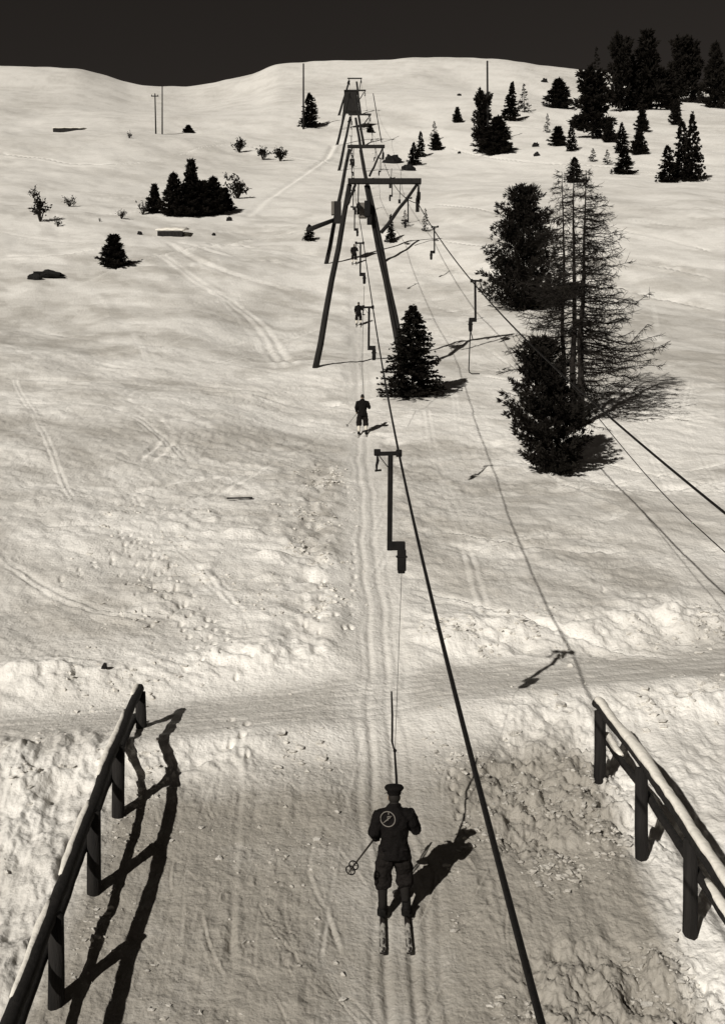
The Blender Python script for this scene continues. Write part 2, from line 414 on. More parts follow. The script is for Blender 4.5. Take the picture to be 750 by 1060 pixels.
def snow_mat():
    m = bpy.data.materials.new('snow'); m.use_nodes = True; n = m.node_tree; b = n.nodes['Principled BSDF']
    b.inputs['Roughness'].default_value = .55; b.inputs['Specular IOR Level'].default_value = .2
    tc = n.nodes.new('ShaderNodeTexCoord')
    def noise(scale, det=4, st=(1, 1, 1), rot=0):
        mp = n.nodes.new('ShaderNodeMapping'); mp.inputs['Scale'].default_value = st; mp.inputs['Rotation'].default_value = (0, 0, rot)
        n.links.new(tc.outputs['Object'], mp.inputs[0])
        t = n.nodes.new('ShaderNodeTexNoise'); t.inputs['Scale'].default_value = scale; t.inputs['Detail'].default_value = det
        n.links.new(mp.outputs[0], t.inputs['Vector']); return t.outputs[0]
    def bump(h, dist, prev=None):
        bp = n.nodes.new('ShaderNodeBump'); bp.inputs['Distance'].default_value = dist; n.links.new(h, bp.inputs['Height'])
        if prev: n.links.new(prev, bp.inputs['Normal'])
        return bp.outputs[0]
    # firm, trodden snow is greyer than fresh snow: patchy, with dimmer foreground light and bank shade painted in
    at_ = n.nodes.new('ShaderNodeAttribute'); at_.attribute_name = 'packed_shade'
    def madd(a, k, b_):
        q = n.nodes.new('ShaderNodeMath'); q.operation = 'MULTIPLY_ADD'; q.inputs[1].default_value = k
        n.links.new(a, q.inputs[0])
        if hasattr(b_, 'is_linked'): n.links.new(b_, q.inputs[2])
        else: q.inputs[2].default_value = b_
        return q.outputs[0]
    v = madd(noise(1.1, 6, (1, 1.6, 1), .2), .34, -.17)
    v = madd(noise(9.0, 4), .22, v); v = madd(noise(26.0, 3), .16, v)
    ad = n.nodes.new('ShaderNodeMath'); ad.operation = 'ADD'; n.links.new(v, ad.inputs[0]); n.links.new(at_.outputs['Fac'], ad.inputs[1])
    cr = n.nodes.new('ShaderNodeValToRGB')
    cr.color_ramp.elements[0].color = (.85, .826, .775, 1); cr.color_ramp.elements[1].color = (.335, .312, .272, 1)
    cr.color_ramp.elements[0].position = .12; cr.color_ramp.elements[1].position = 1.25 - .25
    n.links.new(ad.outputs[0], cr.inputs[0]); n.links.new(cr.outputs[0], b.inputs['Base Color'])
    nb = bump(noise(.5, 5, (1, .45, 1), .25), .06)
    nb = bump(noise(5.0, 6, (1, .75, 1), -.2), .045, nb)
    nb = bump(noise(2.2, 5, (7, .8, 1), .12), .008, nb)      # drag marks down the slope
    nb = bump(noise(15, 5), .024, nb)
    n.links.new(nb, b.inputs['Normal'])
    return m

M = {}
M['snow'] = snow_mat()
M['caps'] = mat('rail snow', (.78, .745, .67), .6, .06, 4, .02, 12, spec=.2)
M['clod'] = mat('broken snow', (.66, .635, .585), .7, .14, 3, .01, 40, spec=.15)
M['skisnow'] = mat('snow caked on skis', (.30, .285, .255), .7, .35, 14, .01, 40, spec=.15)
M['wood'] = mat('dark timber', (.0125, .0110, .0098), .85, .5, 3, .01, 18, (6, 6, .6))
M['log'] = mat('weathered log', (.0125, .0112, .010), .85, .5, 2.5, .012, 14, (5, 5, .5))
M['iron'] = mat('black iron', (.0085, .0077, .007), .75, .3, 9, .003, 60, spec=.12)
M['cable'] = mat('greased steel rope', (.008, .0072, .0066), .7, .3, 40, .003, 90, spec=.15)
M['needle'] = mat('dark needles', (.0135, .0118, .0098), .9, .45, 1.3, spec=.05)
M['needle_far'] = mat('far needles', (.0125, .0108, .009), .95, .4, .4, spec=.03)
M['bark'] = mat('bark', (.017, .0148, .0128), .9, .4, 4, .02, 14, (1, 1, .3), spec=.1)
M['twig'] = mat('bare larch twigs', (.018, .0155, .013), .9, .3, 3, spec=.1)
M['scrub'] = mat('bare scrub', (.025, .022, .018), .9, .3, 3, spec=.1)
M['rock'] = mat('dark rock', (.0075, .0068, .006), .85, .4, 1.5, .1, 4)
M['wool'] = mat('black wool', (.0085, .0075, .0070), .95, .3, 60, .002, 160, spec=.05)
M['cloth'] = mat('dark trousers', (.0125, .0108, .0098), .95, .35, 30, .004, 60, spec=.05)
M['sock'] = mat('dark socks', (.016, .0143, .013), .95, .25, 80, .002, 150, spec=.05)
M['sockl'] = mat('white socks', (.62, .58, .50), .95, .12, 80, .002, 150, spec=.05)
M['boot'] = mat('black leather', (.0085, .0078, .007), .75, .3, 20, .002, 60, spec=.1)
M['skin'] = mat('skin', (.34, .25, .18), .6, .08, 20)
M['hair'] = mat('dark hair', (.012, .010, .008), .8, .2, 60)
M['badge'] = mat('white badge', (.17, .155, .135), .8, .1, 30)
M['ski'] = mat('ski wood', (.020, .017, .015), .6, .3, 6, 0, 1, (8, 1, 8))
M['bamboo'] = mat('bamboo', (.045, .039, .032), .6, .3, 20)
M['lightwood'] = mat('grey board', (.13, .118, .102), .85, .25, 5, .004, 20, (1, 6, 6))

# ------------------------------------------------------------------ the slope
def build_slope():
    ui = np.arange(-.40, .4001, .0012)
    k = np.linspace(0, 1, 40)[1:]; uo = .40 + 1.5 * k ** 1.8
    u = np.concatenate([-uo[::-1], ui, uo])
    y0 = np.linspace(-60, 8, 50)[:-1]
    ys = [8.0]
    while ys[-1] < 680: ys.append(ys[-1] * (1 + (.0021 if ys[-1] < 26 else .0034 if ys[-1] < 70 else .0052 if ys[-1] < 300 else .009)))
    while ys[-1] < 2000: ys.append(ys[-1] * 1.06)
    y = np.concatenate([y0, np.array(ys)])
    Y, U = np.meshgrid(y, u, indexing='ij')
    X = U * np.where(Y > 10, Y, 10 + .0 * Y)
    Xf = X.ravel(); Yf = Y.ravel()
    fresh = np.zeros_like(Xf)
    Z = holes(Xf, Yf, macro(Xf, Yf) + relief(Xf, Yf, fresh))
    ny, nu = Y.shape
    me = bpy.data.meshes.new('snow_slope')
    nv = ny * nu; me.vertices.add(nv)
    me.vertices.foreach_set('co', np.stack([Xf, Yf, Z], 1).astype(np.float32).ravel())
    i = np.arange(ny - 1)[:, None] * nu + np.arange(nu - 1)[None, :]
    q = np.stack([i, i + 1, i + nu + 1, i + nu], -1).reshape(-1, 4).astype(np.int32)
    nf = len(q); me.loops.add(nf * 4); me.loops.foreach_set('vertex_index', q.ravel())
    me.polygons.add(nf); me.polygons.foreach_set('loop_start', np.arange(0, nf * 4, 4, dtype=np.int32))
    me.polygons.foreach_set('use_smooth', np.ones(nf, bool))
    me.update(); me.validate()
    # snow greyness: treading and crust, plus painted foreground dimness and bank shade
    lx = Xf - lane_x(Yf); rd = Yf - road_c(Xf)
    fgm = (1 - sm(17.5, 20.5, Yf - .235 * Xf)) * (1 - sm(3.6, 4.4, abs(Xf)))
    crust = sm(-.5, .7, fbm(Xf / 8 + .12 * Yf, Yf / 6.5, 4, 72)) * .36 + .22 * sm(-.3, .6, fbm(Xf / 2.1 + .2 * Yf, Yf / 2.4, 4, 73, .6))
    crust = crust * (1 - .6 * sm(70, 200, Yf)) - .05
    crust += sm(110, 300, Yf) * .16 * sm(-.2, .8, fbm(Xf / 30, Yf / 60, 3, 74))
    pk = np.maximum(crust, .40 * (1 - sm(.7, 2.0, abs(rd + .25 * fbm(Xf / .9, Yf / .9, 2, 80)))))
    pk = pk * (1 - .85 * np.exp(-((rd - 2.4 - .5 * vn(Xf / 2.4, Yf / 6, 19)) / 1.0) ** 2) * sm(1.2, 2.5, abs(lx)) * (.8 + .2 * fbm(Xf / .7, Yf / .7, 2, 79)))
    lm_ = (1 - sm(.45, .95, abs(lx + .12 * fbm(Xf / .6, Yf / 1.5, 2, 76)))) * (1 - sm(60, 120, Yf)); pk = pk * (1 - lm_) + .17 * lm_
    pk += .26 * np.exp(-((lx + 1.5) / .55) ** 2) * sm(23, 26, Yf) * (1 - sm(38, 48, Yf)) * sm(-.6, .3, fbm(Xf / .5, Yf / .9, 3, 77))  # shade on the rough bank beside the lane, painted as greyer snow
    pk += .17 * sm(150, 230, Yf) * (1 - sm(-.16, -.02, Xf / np.maximum(Yf, 1))) * (.6 + .4 * fbm(Xf / 18, Yf / 50, 3, 78))  # greyer far up on the left
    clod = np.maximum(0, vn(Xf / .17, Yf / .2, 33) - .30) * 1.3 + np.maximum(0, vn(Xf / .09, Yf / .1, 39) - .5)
    fgt = .86 + .14 * np.clip(fbm(Xf / 1.3, Yf / 1.8, 3, 71), -1, 1) + .20 * sm(.6, 2.0, lx) * (1 - sm(3.0, 3.9, lx)) - .10 * np.exp(-(lx / .8) ** 2)  # weaker foreground light painted in as grey, on top of real trampling
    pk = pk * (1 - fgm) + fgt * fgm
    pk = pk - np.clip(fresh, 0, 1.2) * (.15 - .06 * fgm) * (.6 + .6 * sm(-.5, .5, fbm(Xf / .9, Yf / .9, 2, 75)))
    a = me.attributes.new('packed_shade', 'FLOAT', 'POINT'); a.data.foreach_set('value', np.clip(pk, 0, 1).astype(np.float32))
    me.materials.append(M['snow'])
    o = bpy.data.objects.new('snow_slope', me); COL.objects.link(o); o['kind'] = 'structure'
    o['label'] = 'snow covered ski slope rising to a smooth crest'
build_slope()

# crumbs and clods of broken snow lying about: nobody could count them
def clods():
    r = np.random.default_rng(9); g = (1 + 5 ** .5) / 2
    ico = np.array([(-1,g,0),(1,g,0),(-1,-g,0),(1,-g,0),(0,-1,g),(0,1,g),(0,-1,-g),(0,1,-g),(g,0,-1),(g,0,1),(-g,0,-1),(-g,0,1)]) / 1.9
    fc = np.array([(0,11,5),(0,5,1),(0,1,7),(0,7,10),(0,10,11),(1,5,9),(5,11,4),(11,10,2),(10,7,6),(7,1,8),(3,9,4),(3,4,2),(3,2,6),(3,6,8),(3,8,9),(4,9,5),(2,4,11),(6,2,10),(8,6,7),(9,8,1)])
    P = []
    def put(n, x, y, lo, hi, keep):
        X = x(n); Y = y(n); k = r.random(n) < keep(X, Y); P.append(np.stack([X[k], Y[k], (lo + (hi - lo) * r.random(n) ** 4)[k]], 1))
    pat = lambda X, Y: sm(-.1, .6, vn(X / .9, Y / 1.0, 91) + .4 * vn(X / .3, Y / .35, 92))
    put(9000, lambda n: r.uniform(-3.7, 3.8, n), lambda n: r.uniform(12.4, 20, n), .008, .055, lambda X, Y: pat(X, Y) * sm(.6, 1.0, abs(X - lane_x(Y))) * .28)
    put(6000, lambda n: r.uniform(1.2, 4.2, n), lambda n: r.uniform(12.4, 19.5, n), .010, .07, lambda X, Y: pat(X, Y) * .5)
    put(3500, lambda n: r.uniform(-7, -3.2, n), lambda n: r.uniform(12.4, 20, n), .010, .06, lambda X, Y: pat(X, Y) * .5)
    yb = lambda n: 0
    for c, w, m in ((2.2, .7, 5000), (-2.0, .45, 3000)):
        X = r.uniform(-9, 9, m); Y = road_c(X) + c + r.normal(size=m) * w; k = (abs(X - lane_x(Y)) > .9) & (r.random(m) < pat(X, Y) * (.18 + .4 * (X > 0))); P.append(np.stack([X, Y, .012 + .075 * r.random(m) ** 3], 1)[k])
    m = 3500; Y = r.uniform(24, 42, m); X = lane_x(Y) - 1.5 + r.normal(size=m) * .45; k = r.random(m) < .55 * pat(X, Y); P.append(np.stack([X, Y, .015 + .075 * r.random(m) ** 3], 1)[k])
    m = 2500; Y = r.uniform(25, 36, m); X = r.uniform(-8, -1.8, m); k = r.random(m) < .5 * pat(X * .7, Y * .6); P.append(np.stack([X, Y, .015 + .06 * r.random(m) ** 3], 1)[k])
    P = np.concatenate(P); Z = H(P[:, 0], P[:, 1]); n = len(P)
    V = ico[None] * (1 + .35 * r.normal(size=(n, 12, 1))) * (P[:, 2] * .8)[:, None, None] * np.array([1.15, 1.0, .75]) * r.uniform(.7, 1.3, (n, 1, 3))
    V = V + np.stack([P[:, 0], P[:, 1], Z + P[:, 2] * .15], 1)[:, None, :]
    Fc = (fc[None] + 12 * np.arange(n)[:, None, None]).reshape(-1, 3)
    me = bpy.data.meshes.new('snow_clods'); me.from_pydata(V.reshape(-1, 3).tolist(), [], Fc.tolist()); a = me.attributes.new('packed_shade', 'FLOAT', 'POINT'); fgc = (1 - sm(17.5, 20.5, P[:, 1] - .235 * P[:, 0])) * (1 - sm(3.6, 4.4, abs(P[:, 0])))
    a.data.foreach_set('value', np.repeat(.34 + .28 * fgc + .15 * (r.random(n) - .5), 12).astype(np.float32)); me.materials.append(M['snow'])  # foreground clods greyed to follow the painted dimness of the ground
    o = bpy.data.objects.new('snow_clods', me); COL.objects.link(o)
    tag(o, 'crumbs and clods of broken snow strewn beside the tow track and road', 'snow clods', None, 'stuff')
clods()

# ------------------------------------------------------------------ trees
def rot_frame(d):
    d = d.normalized(); up = Vector((0, 0, 1)) if abs(d.z) < .95 else Vector((1, 0, 0))
    a = d.cross(up).normalized(); return d, a, a.cross(d)

def needle_quads(P, D, L, Wd, r):
    """P points (n,3), D directions (n,3): thin leaf quads with random roll"""
    n = len(P); D = D / np.linalg.norm(D, axis=1, keepdims=True)
    rv = r.normal(size=(n, 3)); A = np.cross(D, rv); A /= np.linalg.norm(A, axis=1, keepdims=True) + 1e-9
    L = np.asarray(L).reshape(-1, 1) * np.ones((n, 1)); Wd = np.asarray(Wd).reshape(-1, 1) * np.ones((n, 1))
    p0 = P - A * Wd * .3; p1 = P + A * Wd * .3
    mid = P + D * L * .55
    p2 = P + D * L + A * Wd * .12
    return np.stack([P, mid - A * Wd * .5, P + D * L, mid + A * Wd * .5], 1)

def spruce_mesh(Hh, Rr, seed, whorls=34, nb=8, spr=14, droop=.25, leaf=.3, wid=.1, pw=.85, gaps=.1, base=.02):
    r = np.random.default_rng(seed); Q = []
    for i in range(whorls):
        t = base + (1 - base) * (i / whorls) ** .92; z = t * Hh
        rad0 = Rr * (1 - t) ** pw + .02 * Rr
        for b in range(nb):
            if r.random() < gaps: continue
            az = r.uniform(0, 2 * math.pi); rad = rad0 * r.uniform(.62, 1.12)
            n = max(4, int(spr * (.35 + .65 * rad / Rr)))
            s_ = np.sort(r.uniform(.06, 1, n)) ** .8
            zz = z + rad * (-droop * s_ + .55 * droop * s_ ** 3) + r.uniform(-.03, .03) * Hh * .3
            out = np.array([math.cos(az), math.sin(az), 0])
            side = np.array([-out[1], out[0], 0])
            P = out[None] * (rad * s_)[:, None] + np.array([0, 0, 1])[None] * zz[:, None]
            for sg in (-1, 1, 0):
                D = out[None] * r.uniform(.5, 1, (n, 1)) + side[None] * sg * r.uniform(.4, 1.0, (n, 1)) + np.array([0, 0, 1])[None] * r.uniform(-.35, .45, (n, 1))
                lf = leaf * (1.1 - .55 * s_) * r.uniform(.7, 1.3, n) * (.5 + .5 * rad / Rr)
                Q.append(needle_quads(P + r.normal(scale=.04 * leaf, size=P.shape), D, lf, wid * r.uniform(.7, 1.3, n), r))
    n = 30                                              # leader
    P = np.stack([np.zeros(n), np.zeros(n), np.linspace(.93, 1.0, n) * Hh], 1)
    D = r.normal(size=(n, 3)) * [1, 1, .3] + [0, 0, .9]
    Q.append(needle_quads(P, D, leaf * .6, wid * .6, r))
    return np.concatenate(Q).reshape(-1, 3)

def pine_mesh(Hh, Rr, seed, nbr=170, tuft=16, leaf=.28, wid=.06, prof=None, base=.05, rag=.55, step=7, tier=.12):
    """boughs that sweep out and up, each carrying separate brush-like tufts"""
    r = np.random.default_rng(seed); Q = []
    prof = prof or (lambda t: min(1, .6 + 2.2 * t) * max(.10, 1 - t ** 1.35 * .90))
    for i in range(nbr):
        t = base + (1 - base) * ((i + r.random()) / nbr) ** .95
        az = r.uniform(0, 2 * math.pi); rad = Rr * prof(t) * r.uniform(rag, 1.10) * (1 + tier * math.sin(t * 34 + 1.7 * math.sin(az * 2 + seed) + az))
        el = r.uniform(-.15, .45) + .55 * t
        out = np.array([math.cos(az), math.sin(az), 0]); side = np.array([-out[1], out[0], 0])
        for q in np.linspace(.2, 1, max(3, int(step * rad / Rr) + 2)):
            c = out * rad * q + side * r.normal(scale=.05 * Rr) * q + np.array([0, 0, t * Hh + rad * (q ** 2.2 * .9 - .35 * q - .2) * (.35 + math.tan(el) * .5) + r.normal(scale=.02 * Rr)])
            c[2] = max(c[2], .015 * Hh); k = tuft if q > .5 else tuft // 2 + 2
            D = r.normal(size=(k, 3)) * .8 + out * (.3 + .7 * q) + np.array([0, 0, .75])
            Q.append(needle_quads(np.repeat(c[None], k, 0) + r.normal(scale=.022 * Rr, size=(k, 3)), D, leaf * r.uniform(.6, 1.25, k), wid * r.uniform(.7, 1.4, k), r))
    n = 3 * tuft
    P = np.stack([np.zeros(n), np.zeros(n), r.uniform(.9, .985, n) * Hh], 1)
    Q.append(needle_quads(P, r.normal(size=(n, 3)) * .5 + [0, 0, 1], leaf * .9, wid, r))
    return np.concatenate(Q).reshape(-1, 3)

def trunk_mb(Hh, r0, lean=(0, 0), k=8, top=.97, seed=0):
    g = random.Random(seed); P = []; rr = []
    for i in range(9):
        t = i / 8; P.append((lean[0] * t * t + g.uniform(-.012, .012) * Hh * .4, lean[1] * t + g.uniform(-.012, .012) * Hh * .4, -.25 + (Hh * top + .25) * t)); rr.append(r0 * (1.25 - .25 * min(1, t * 6)) * (1 - .93 * t))
    return MB().tube(P, rr, k)

def tree(name, loc, Q, Hh, r0, label, cat='tree', group=None, m='needle', lean=(0, 0), rz=0):
    t = empty(name, loc, rz, label, cat, group)
    trunk_mb(Hh, r0, lean).build('trunk', M['bark'], t, True)
    MB().quads(Q).build('crown', M[m], t)
    return t

def place(px, py): p = at(px, py); p.z = gz(p.x, p.y) - .05; return p
def size(p, hpx): return hpx / F * p.y

# tall larch group, bare in winter
def larch(px, py, toppx, toppy, Rr, label, seed, low=.10, r0=.16, bias=0, nbr=95):
    p = place(px, py); Hh = (py - toppy) / F * p.y; lean = ((toppx - px) / F * p.y, 0)
    r = random.Random(seed); t = empty('larch_tree', p, 0, label, 'tree', 'bare larches on the right of the lift')
    trunk_mb(Hh, r0, lean, 8, 1.0, seed).build('trunk', M['bark'], t, True)
    mb = MB()
    for i in range(nbr):
        u = low + (1 - low) * ((i + r.random()) / nbr) ** .85
        az = r.uniform(0, 2 * math.pi)
        if bias and math.cos(az) * bias < 0 and r.random() < .55: az = math.pi - az
        L = Rr * (1 - u) ** .85 * r.choice([r.uniform(.25, .7), r.uniform(.6, 1.15), r.uniform(.8, 1.15)]) + .15
        if u < .22: L *= r.uniform(.35, 1.0)
        o = Vector((math.cos(az), math.sin(az), 0)); c = Vector((lean[0] * u * u, 0, Hh * u))
        P = []; n = 7
        dr = r.uniform(.0, .38); w1 = r.uniform(-.14, .14); kn_ = [r.gauss(0, .022) for _ in range(7)]
        for j in range(n):
            s_ = j / (n - 1); P.append(c + o * L * s_ + Vector((-o.y, o.x, 0)) * w1 * L * math.sin(s_ * 4) + Vector((0, 0, L * (-dr * s_ + .9 * dr * s_ ** 3) + kn_[j] * L * min(1, s_ * 2))))
        r1 = .012 + .009 * L
        mb.tube(P, [r1 * (1 - .8 * j / (n - 1)) for j in range(n)], 3, False)
        for q in range(int((9 + 19 * L) * (1.15 - .5 * u))):
            s_ = r.uniform(.12, 1) ; k = min(n - 2, int(s_ * (n - 1))); a = P[k].lerp(P[k + 1], s_ * (n - 1) - k)
            l2 = r.uniform(.18, .62) * (1.15 - .5 * s_) * min(1, .5 + L / 3)
            d = Vector((o.x * .7 + r.gauss(0, .6), o.y * .7 + r.gauss(0, .6), r.gauss(-.15, .4))).normalized()
            b = a + d * l2 * .5; e = a + d * l2 + Vector((0, 0, r.uniform(-.08, .10)))
            mb.tube([a, b, e], [.011, .009, .005], 3, False)
            if r.random() < .6:
                d2 = (d + Vector((r.gauss(0, .7), r.gauss(0, .7), r.gauss(-.2, .5)))).normalized()
                mb.tube([b, b + d2 * l2 * .5], [.008, .004], 3, False)
    mb.build('crown', M['twig'], t)
larch(583, 436, 581, 178, 3.3, 'bare larch with the thinnest trunk, leftmost of the three by the big pines', 3, .16, .13, -1, 85)
larch(593, 440, 594, 166, 3.4, 'bare larch with the middle trunk of three beside the leaning pine', 4, .2, .16, 0, 90)
larch(600, 444, 607, 176, 4.5, 'bare larch with thick dark trunk and wide boughs reaching right', 5, .10, .17, 1, 165)

# pine A behind the larches
p = place(541, 320); Hh = size(p, 127)
tree('stone_pine', p, pine_mesh(Hh, size(p, 42), 21, 340, 22, .36, .075, lambda t: min(1, .75 + 1.2 * t) * (1 - .62 * t ** 1.5) * (1 - max(0, (t - .86) / .14) ** 2 * .7), .03, .52, 7, .22), Hh, .22, 'broad dense round topped pine just left of the bare larches')
# pine C, leaning, in front of the larches
p = place(578, 492); Hh = size(p, 140)
profC = lambda t: (.48 + 1.9 * t if t < .30 else 1.05) * (1 - max(0, t - .4) / .6 * .62) * (1 - max(0, (t - .85) / .15) ** 2 * .6)
Q = pine_mesh(Hh, size(p, 40), 22, 300, 24, .20, .042, profC, .0, .55, 6, .2)
Q[:, 0] += -.62 * (Q[:, 2] / Hh) * .9 - .15
tree('stone_pine', p, Q, Hh, .11, 'ragged dark young pine in front of the bare larch trunks', lean=(-.5, 0))
# spruce B beside the first tower
p = place(427, 410); Hh = size(p, 96)
tree('spruce_tree', p, spruce_mesh(Hh, size(p, 38), 23, 40, 12, 22, .02, .30, .07, .72, .04), Hh, .10, 'pointed bushy spruce hiding the foot of the nearest lift tower')

# prototypes for distant trees, unit height 1, unit radius 1 -> scaled empties
PROTO = {}
def proto(key, Q, nm):
    a = bpy.data.meshes.new('crown'); Q = np.asarray(Q).reshape(-1, 3)
    a.from_pydata(Q.tolist(), [], [(4*i, 4*i+1, 4*i+2, 4*i+3) for i in range(len(Q) // 4)]); a.materials.append(M['needle_far'])
    PROTO[key] = (a, nm)
tm = trunk_mb(10, .16, k=6); TR = bpy.data.meshes.new('trunk'); TR.from_pydata(np.concatenate(tm.v).tolist(), [], tm.f); TR.materials.append(M['bark'])
for k in range(3):
    proto('s%d' % k, spruce_mesh(10, 2.5, 40 + k, 26, 9, 11, .2, .75, .30, [.8, .62, .95][k], .08), 'spruce_tree')
    proto('p%d' % k, pine_mesh(10, 2.5, 50 + k, 130, 11, .75, .26), 'stone_pine')
    proto('t%d' % k, spruce_mesh(10, 2.5, 60 + k, 22, 5, 9, .3, .7, .2, .8, .3), 'spruce_tree')      # thin, gappy
    pf = lambda t: .35 + .65 * abs(math.sin(3.0 + 9 * t)) * (1 - .5 * t)
    proto('g%d' % k, pine_mesh(10, 2.5, 70 + k, 95, 11, .75, .26, pf, .12), 'stone_pine')             # tall, tiered
def far(kind, px, py, hpx, wpx, label, group=None, cat='tree', lean=0):
    a, nm = PROTO[kind]; p = at(px, py); p.z = gz(p.x, p.y) - .02 * size(p, hpx)
    t = empty(nm, p, 0, label, cat, group)
    Hh = size(p, hpx); Rr = size(p, wpx / 2) * (1.06 if py < 150 and px > 600 else 1.25)
    for n_, me in (('trunk', TR), ('crown', a)):
        o = bpy.data.objects.new(n_, me); COL.objects.link(o); o.parent = t
    t.scale = (Rr / 2.35, Rr / 2.35, Hh / 10); t.rotation_euler = (0, R(lean), 0)
    return t
G1 = 'conifers at the top right'
far('p0', 578, 112, 30, 22, 'small round conifer alone on the snow left of the top right wood')
far('g0', 613, 144, 68, 40, 'ragged conifer with dense black crown at the left edge of the top right wood', G1)
far('t0', 617, 92, 44, 16, 'thin crooked treetop standing up behind the ragged conifer against the sky', G1)
far('g1', 641, 116, 76, 26, 'slender tall conifer left of the tallest one against the sky', G1)
far('p1', 669, 114, 80, 38, 'tallest and broadest conifer of the top right wood', G1)
far('s0', 654, 114, 58, 26, 'conifer filling the gap left of the tallest broad one', G1)
far('p2', 690, 114, 40, 26, 'low conifer between the tallest one and the pair at the right edge', G1)
far('g2', 702, 106, 66, 24, 'left conifer of the pair at the right edge of the wood against the sky', G1)
far('g0', 715, 106, 62, 24, 'right conifer of the pair at the right edge of the wood against the sky', G1)
far('p0', 740, 112, 66, 26, 'dense conifer at the far right beyond the skyline pair', G1)
far('p2', 664, 136, 24, 14, 'short conifer just below the tallest one of the wood', G1)
far('p1', 661, 160, 26, 14, 'small dark conifer below the short one under the tallest tree', G1)
far('p0', 699, 130, 26, 12, 'narrow short conifer below the pair at the wood edge', G1)
far('s1', 690, 189, 39, 18, 'lone bushy spruce low on the right near the picture edge')
far('s1', 705, 186, 62, 20, 'left spruce of the tall loose pair at the right edge below the wood')
far('s0', 716, 188, 72, 22, 'right spruce of the tall loose pair at the right edge below the wood')
far('p1', 630, 148, 24, 13, 'small dense conifer beside the spire shaped one right of centre')
far('s0', 643, 158, 32, 15, 'spire shaped spruce in the middle of the scattered group')
far('s1', 645, 180, 26, 20, 'loose twiggy spruce below the spire shaped one')
far('t0', 628, 171, 16, 10, 'faint small sapling left of the loose twiggy spruce')
far('t1', 613, 168, 14, 10, 'pale tiny sapling below the ragged conifer')
far('p2', 577, 151, 20, 15, 'little round conifer above the larch tops')
far('s0', 591, 156, 30, 11, 'thin wispy conifer right of the little round one')
far('t1', 566, 137, 20, 8, 'tiny thin sapling left of the little round conifer')
far('s1', 594, 188, 27, 16, 'pointed little spruce directly behind the larch tops')
far('g1', 499, 150, 54, 17, 'twiggy conifer against the tall pole right of the lift')
far('p0', 515, 160, 38, 26, 'low bulky dark conifer right of the tall pole foot')
far('p2', 506, 158, 26, 24, 'squat dark conifer at the foot of the tall pole')
far('s2', 527, 125, 41, 19, 'taller conifer of the two upright ones right of the pole', lean=4)
far('t0', 542, 116, 30, 13, 'shorter loose conifer right of the taller upright one')
far('p1', 473, 127, 16, 8, 'tiny black conifer alone between lift and tall pole')
far('p2', 451, 155, 17, 11, 'dark stub of a conifer under the wispy sapling right of the lift')
far('t1', 449, 146, 21, 10, 'wispy sapling just behind the dark stub right of the lift')
far('s0', 428, 171, 24, 13, 'left conifer of the small black pair right of the lift')
far('s1', 435, 163, 27, 9, 'taller narrow conifer of the small black pair right of the lift')
far('s2', 404, 250, 30, 11, 'small dark spruce behind the right leg of the nearest tower')
far('t0', 419, 234, 17, 9, 'faint sapling under the overhanging beam of the nearest tower')
far('t2', 440, 240, 24, 9, 'faint upright sapling left of the tow hanger on the return cable')
far('s1', 320, 132, 36, 17, 'conifer standing right behind the tall pole on the left of the lift')
far('t2', 325, 130, 30, 12, 'thin conifer at the right of the one by the left tall pole')
far('p1', 383, 137, 9, 6, 'tiny dark bush by the thin leaning mast')
G2 = 'conifers of the dark clump on the left'
far('p1', 160, 221, 30, 14, 'small conifer at the left end of the dark clump', G2)
far('p0', 180, 224, 44, 21, 'broad rounded conifer in the left half of the dark clump', G2)
far('p1', 198, 222, 56, 20, 'tallest conifer of the dark clump rising behind it', G2)
far('p2', 210, 223, 36, 22, 'middle conifer of the dark clump right of the tallest', G2)
far('p0', 221, 222, 38, 22, 'pointed conifer in the right half of the dark clump', G2)
far('p2', 232, 219, 24, 18, 'low sloping conifer at the right end of the dark clump', G2)
far('p2', 194, 224, 34, 24, 'dense low conifer filling the front of the dark clump', G2)
far('p2', 118, 279, 34, 24, 'round leafy little conifer alone on the left slope', None)
far('s1', 320, 248, 17, 11, 'tiny spruce at the end of the slanting strut', None)
far('p1', 195, 138, 8, 9, 'small dark bush far up left near the skyline', None, 'bush')

# bare scrub on the left slope
def shrub(px, py, hpx, wpx, label, seed, dens=1.0):
    p = at(px, py); p.z = gz(p.x, p.y) - .05; Hh = size(p, hpx); Wd = size(p, wpx) / 2; r = random.Random(seed)
    t = empty('shrub', p, 0, label, 'shrub', 'bare shrubs on the left slope'); st = MB(); Q = []
    rr = np.random.default_rng(seed)
    for i in range(int(16 * dens)):
        az = r.uniform(0, 6.28); q = r.uniform(.2, 1); e = Vector((math.cos(az) * Wd * q, math.sin(az) * Wd * q, Hh * r.uniform(.45, 1) * (1.1 - .4 * q)))
        st.tube([(0, 0, -.05), e * .5 + Vector((0, 0, .1 * Hh)), e], [.03 * Hh, .02 * Hh, .008 * Hh], 4, False)
        n = int(16 * dens); c = np.array(e)[None] * rr.uniform(.55, 1, (n, 1)); 
        Q.append(needle_quads(c + rr.normal(scale=.07 * Hh, size=(n, 3)), rr.normal(size=(n, 3)) + [0, 0, .5], .2 * Hh, .07 * Hh, rr))
    st.build('stem', M['scrub'], t); MB().quads(np.concatenate(Q).reshape(-1, 3)).build('foliage', M['needle_far'], t)
shrub(246, 206, 26, 22, 'open twiggy shrub right of the dark conifer clump', 1, .9)
shrub(236, 187, 11, 14, 'small pale shrub above the right end of the dark clump', 2, .6)
shrub(148, 222, 17, 13, 'pale twiggy shrub at the left end of the dark clump', 3, .6)
shrub(126, 226, 10, 14, 'low flat shrub left of the dark clump', 4, .9)
shrub(72, 214, 13, 15, 'loose shrub alone on the far left slope', 5, .7)
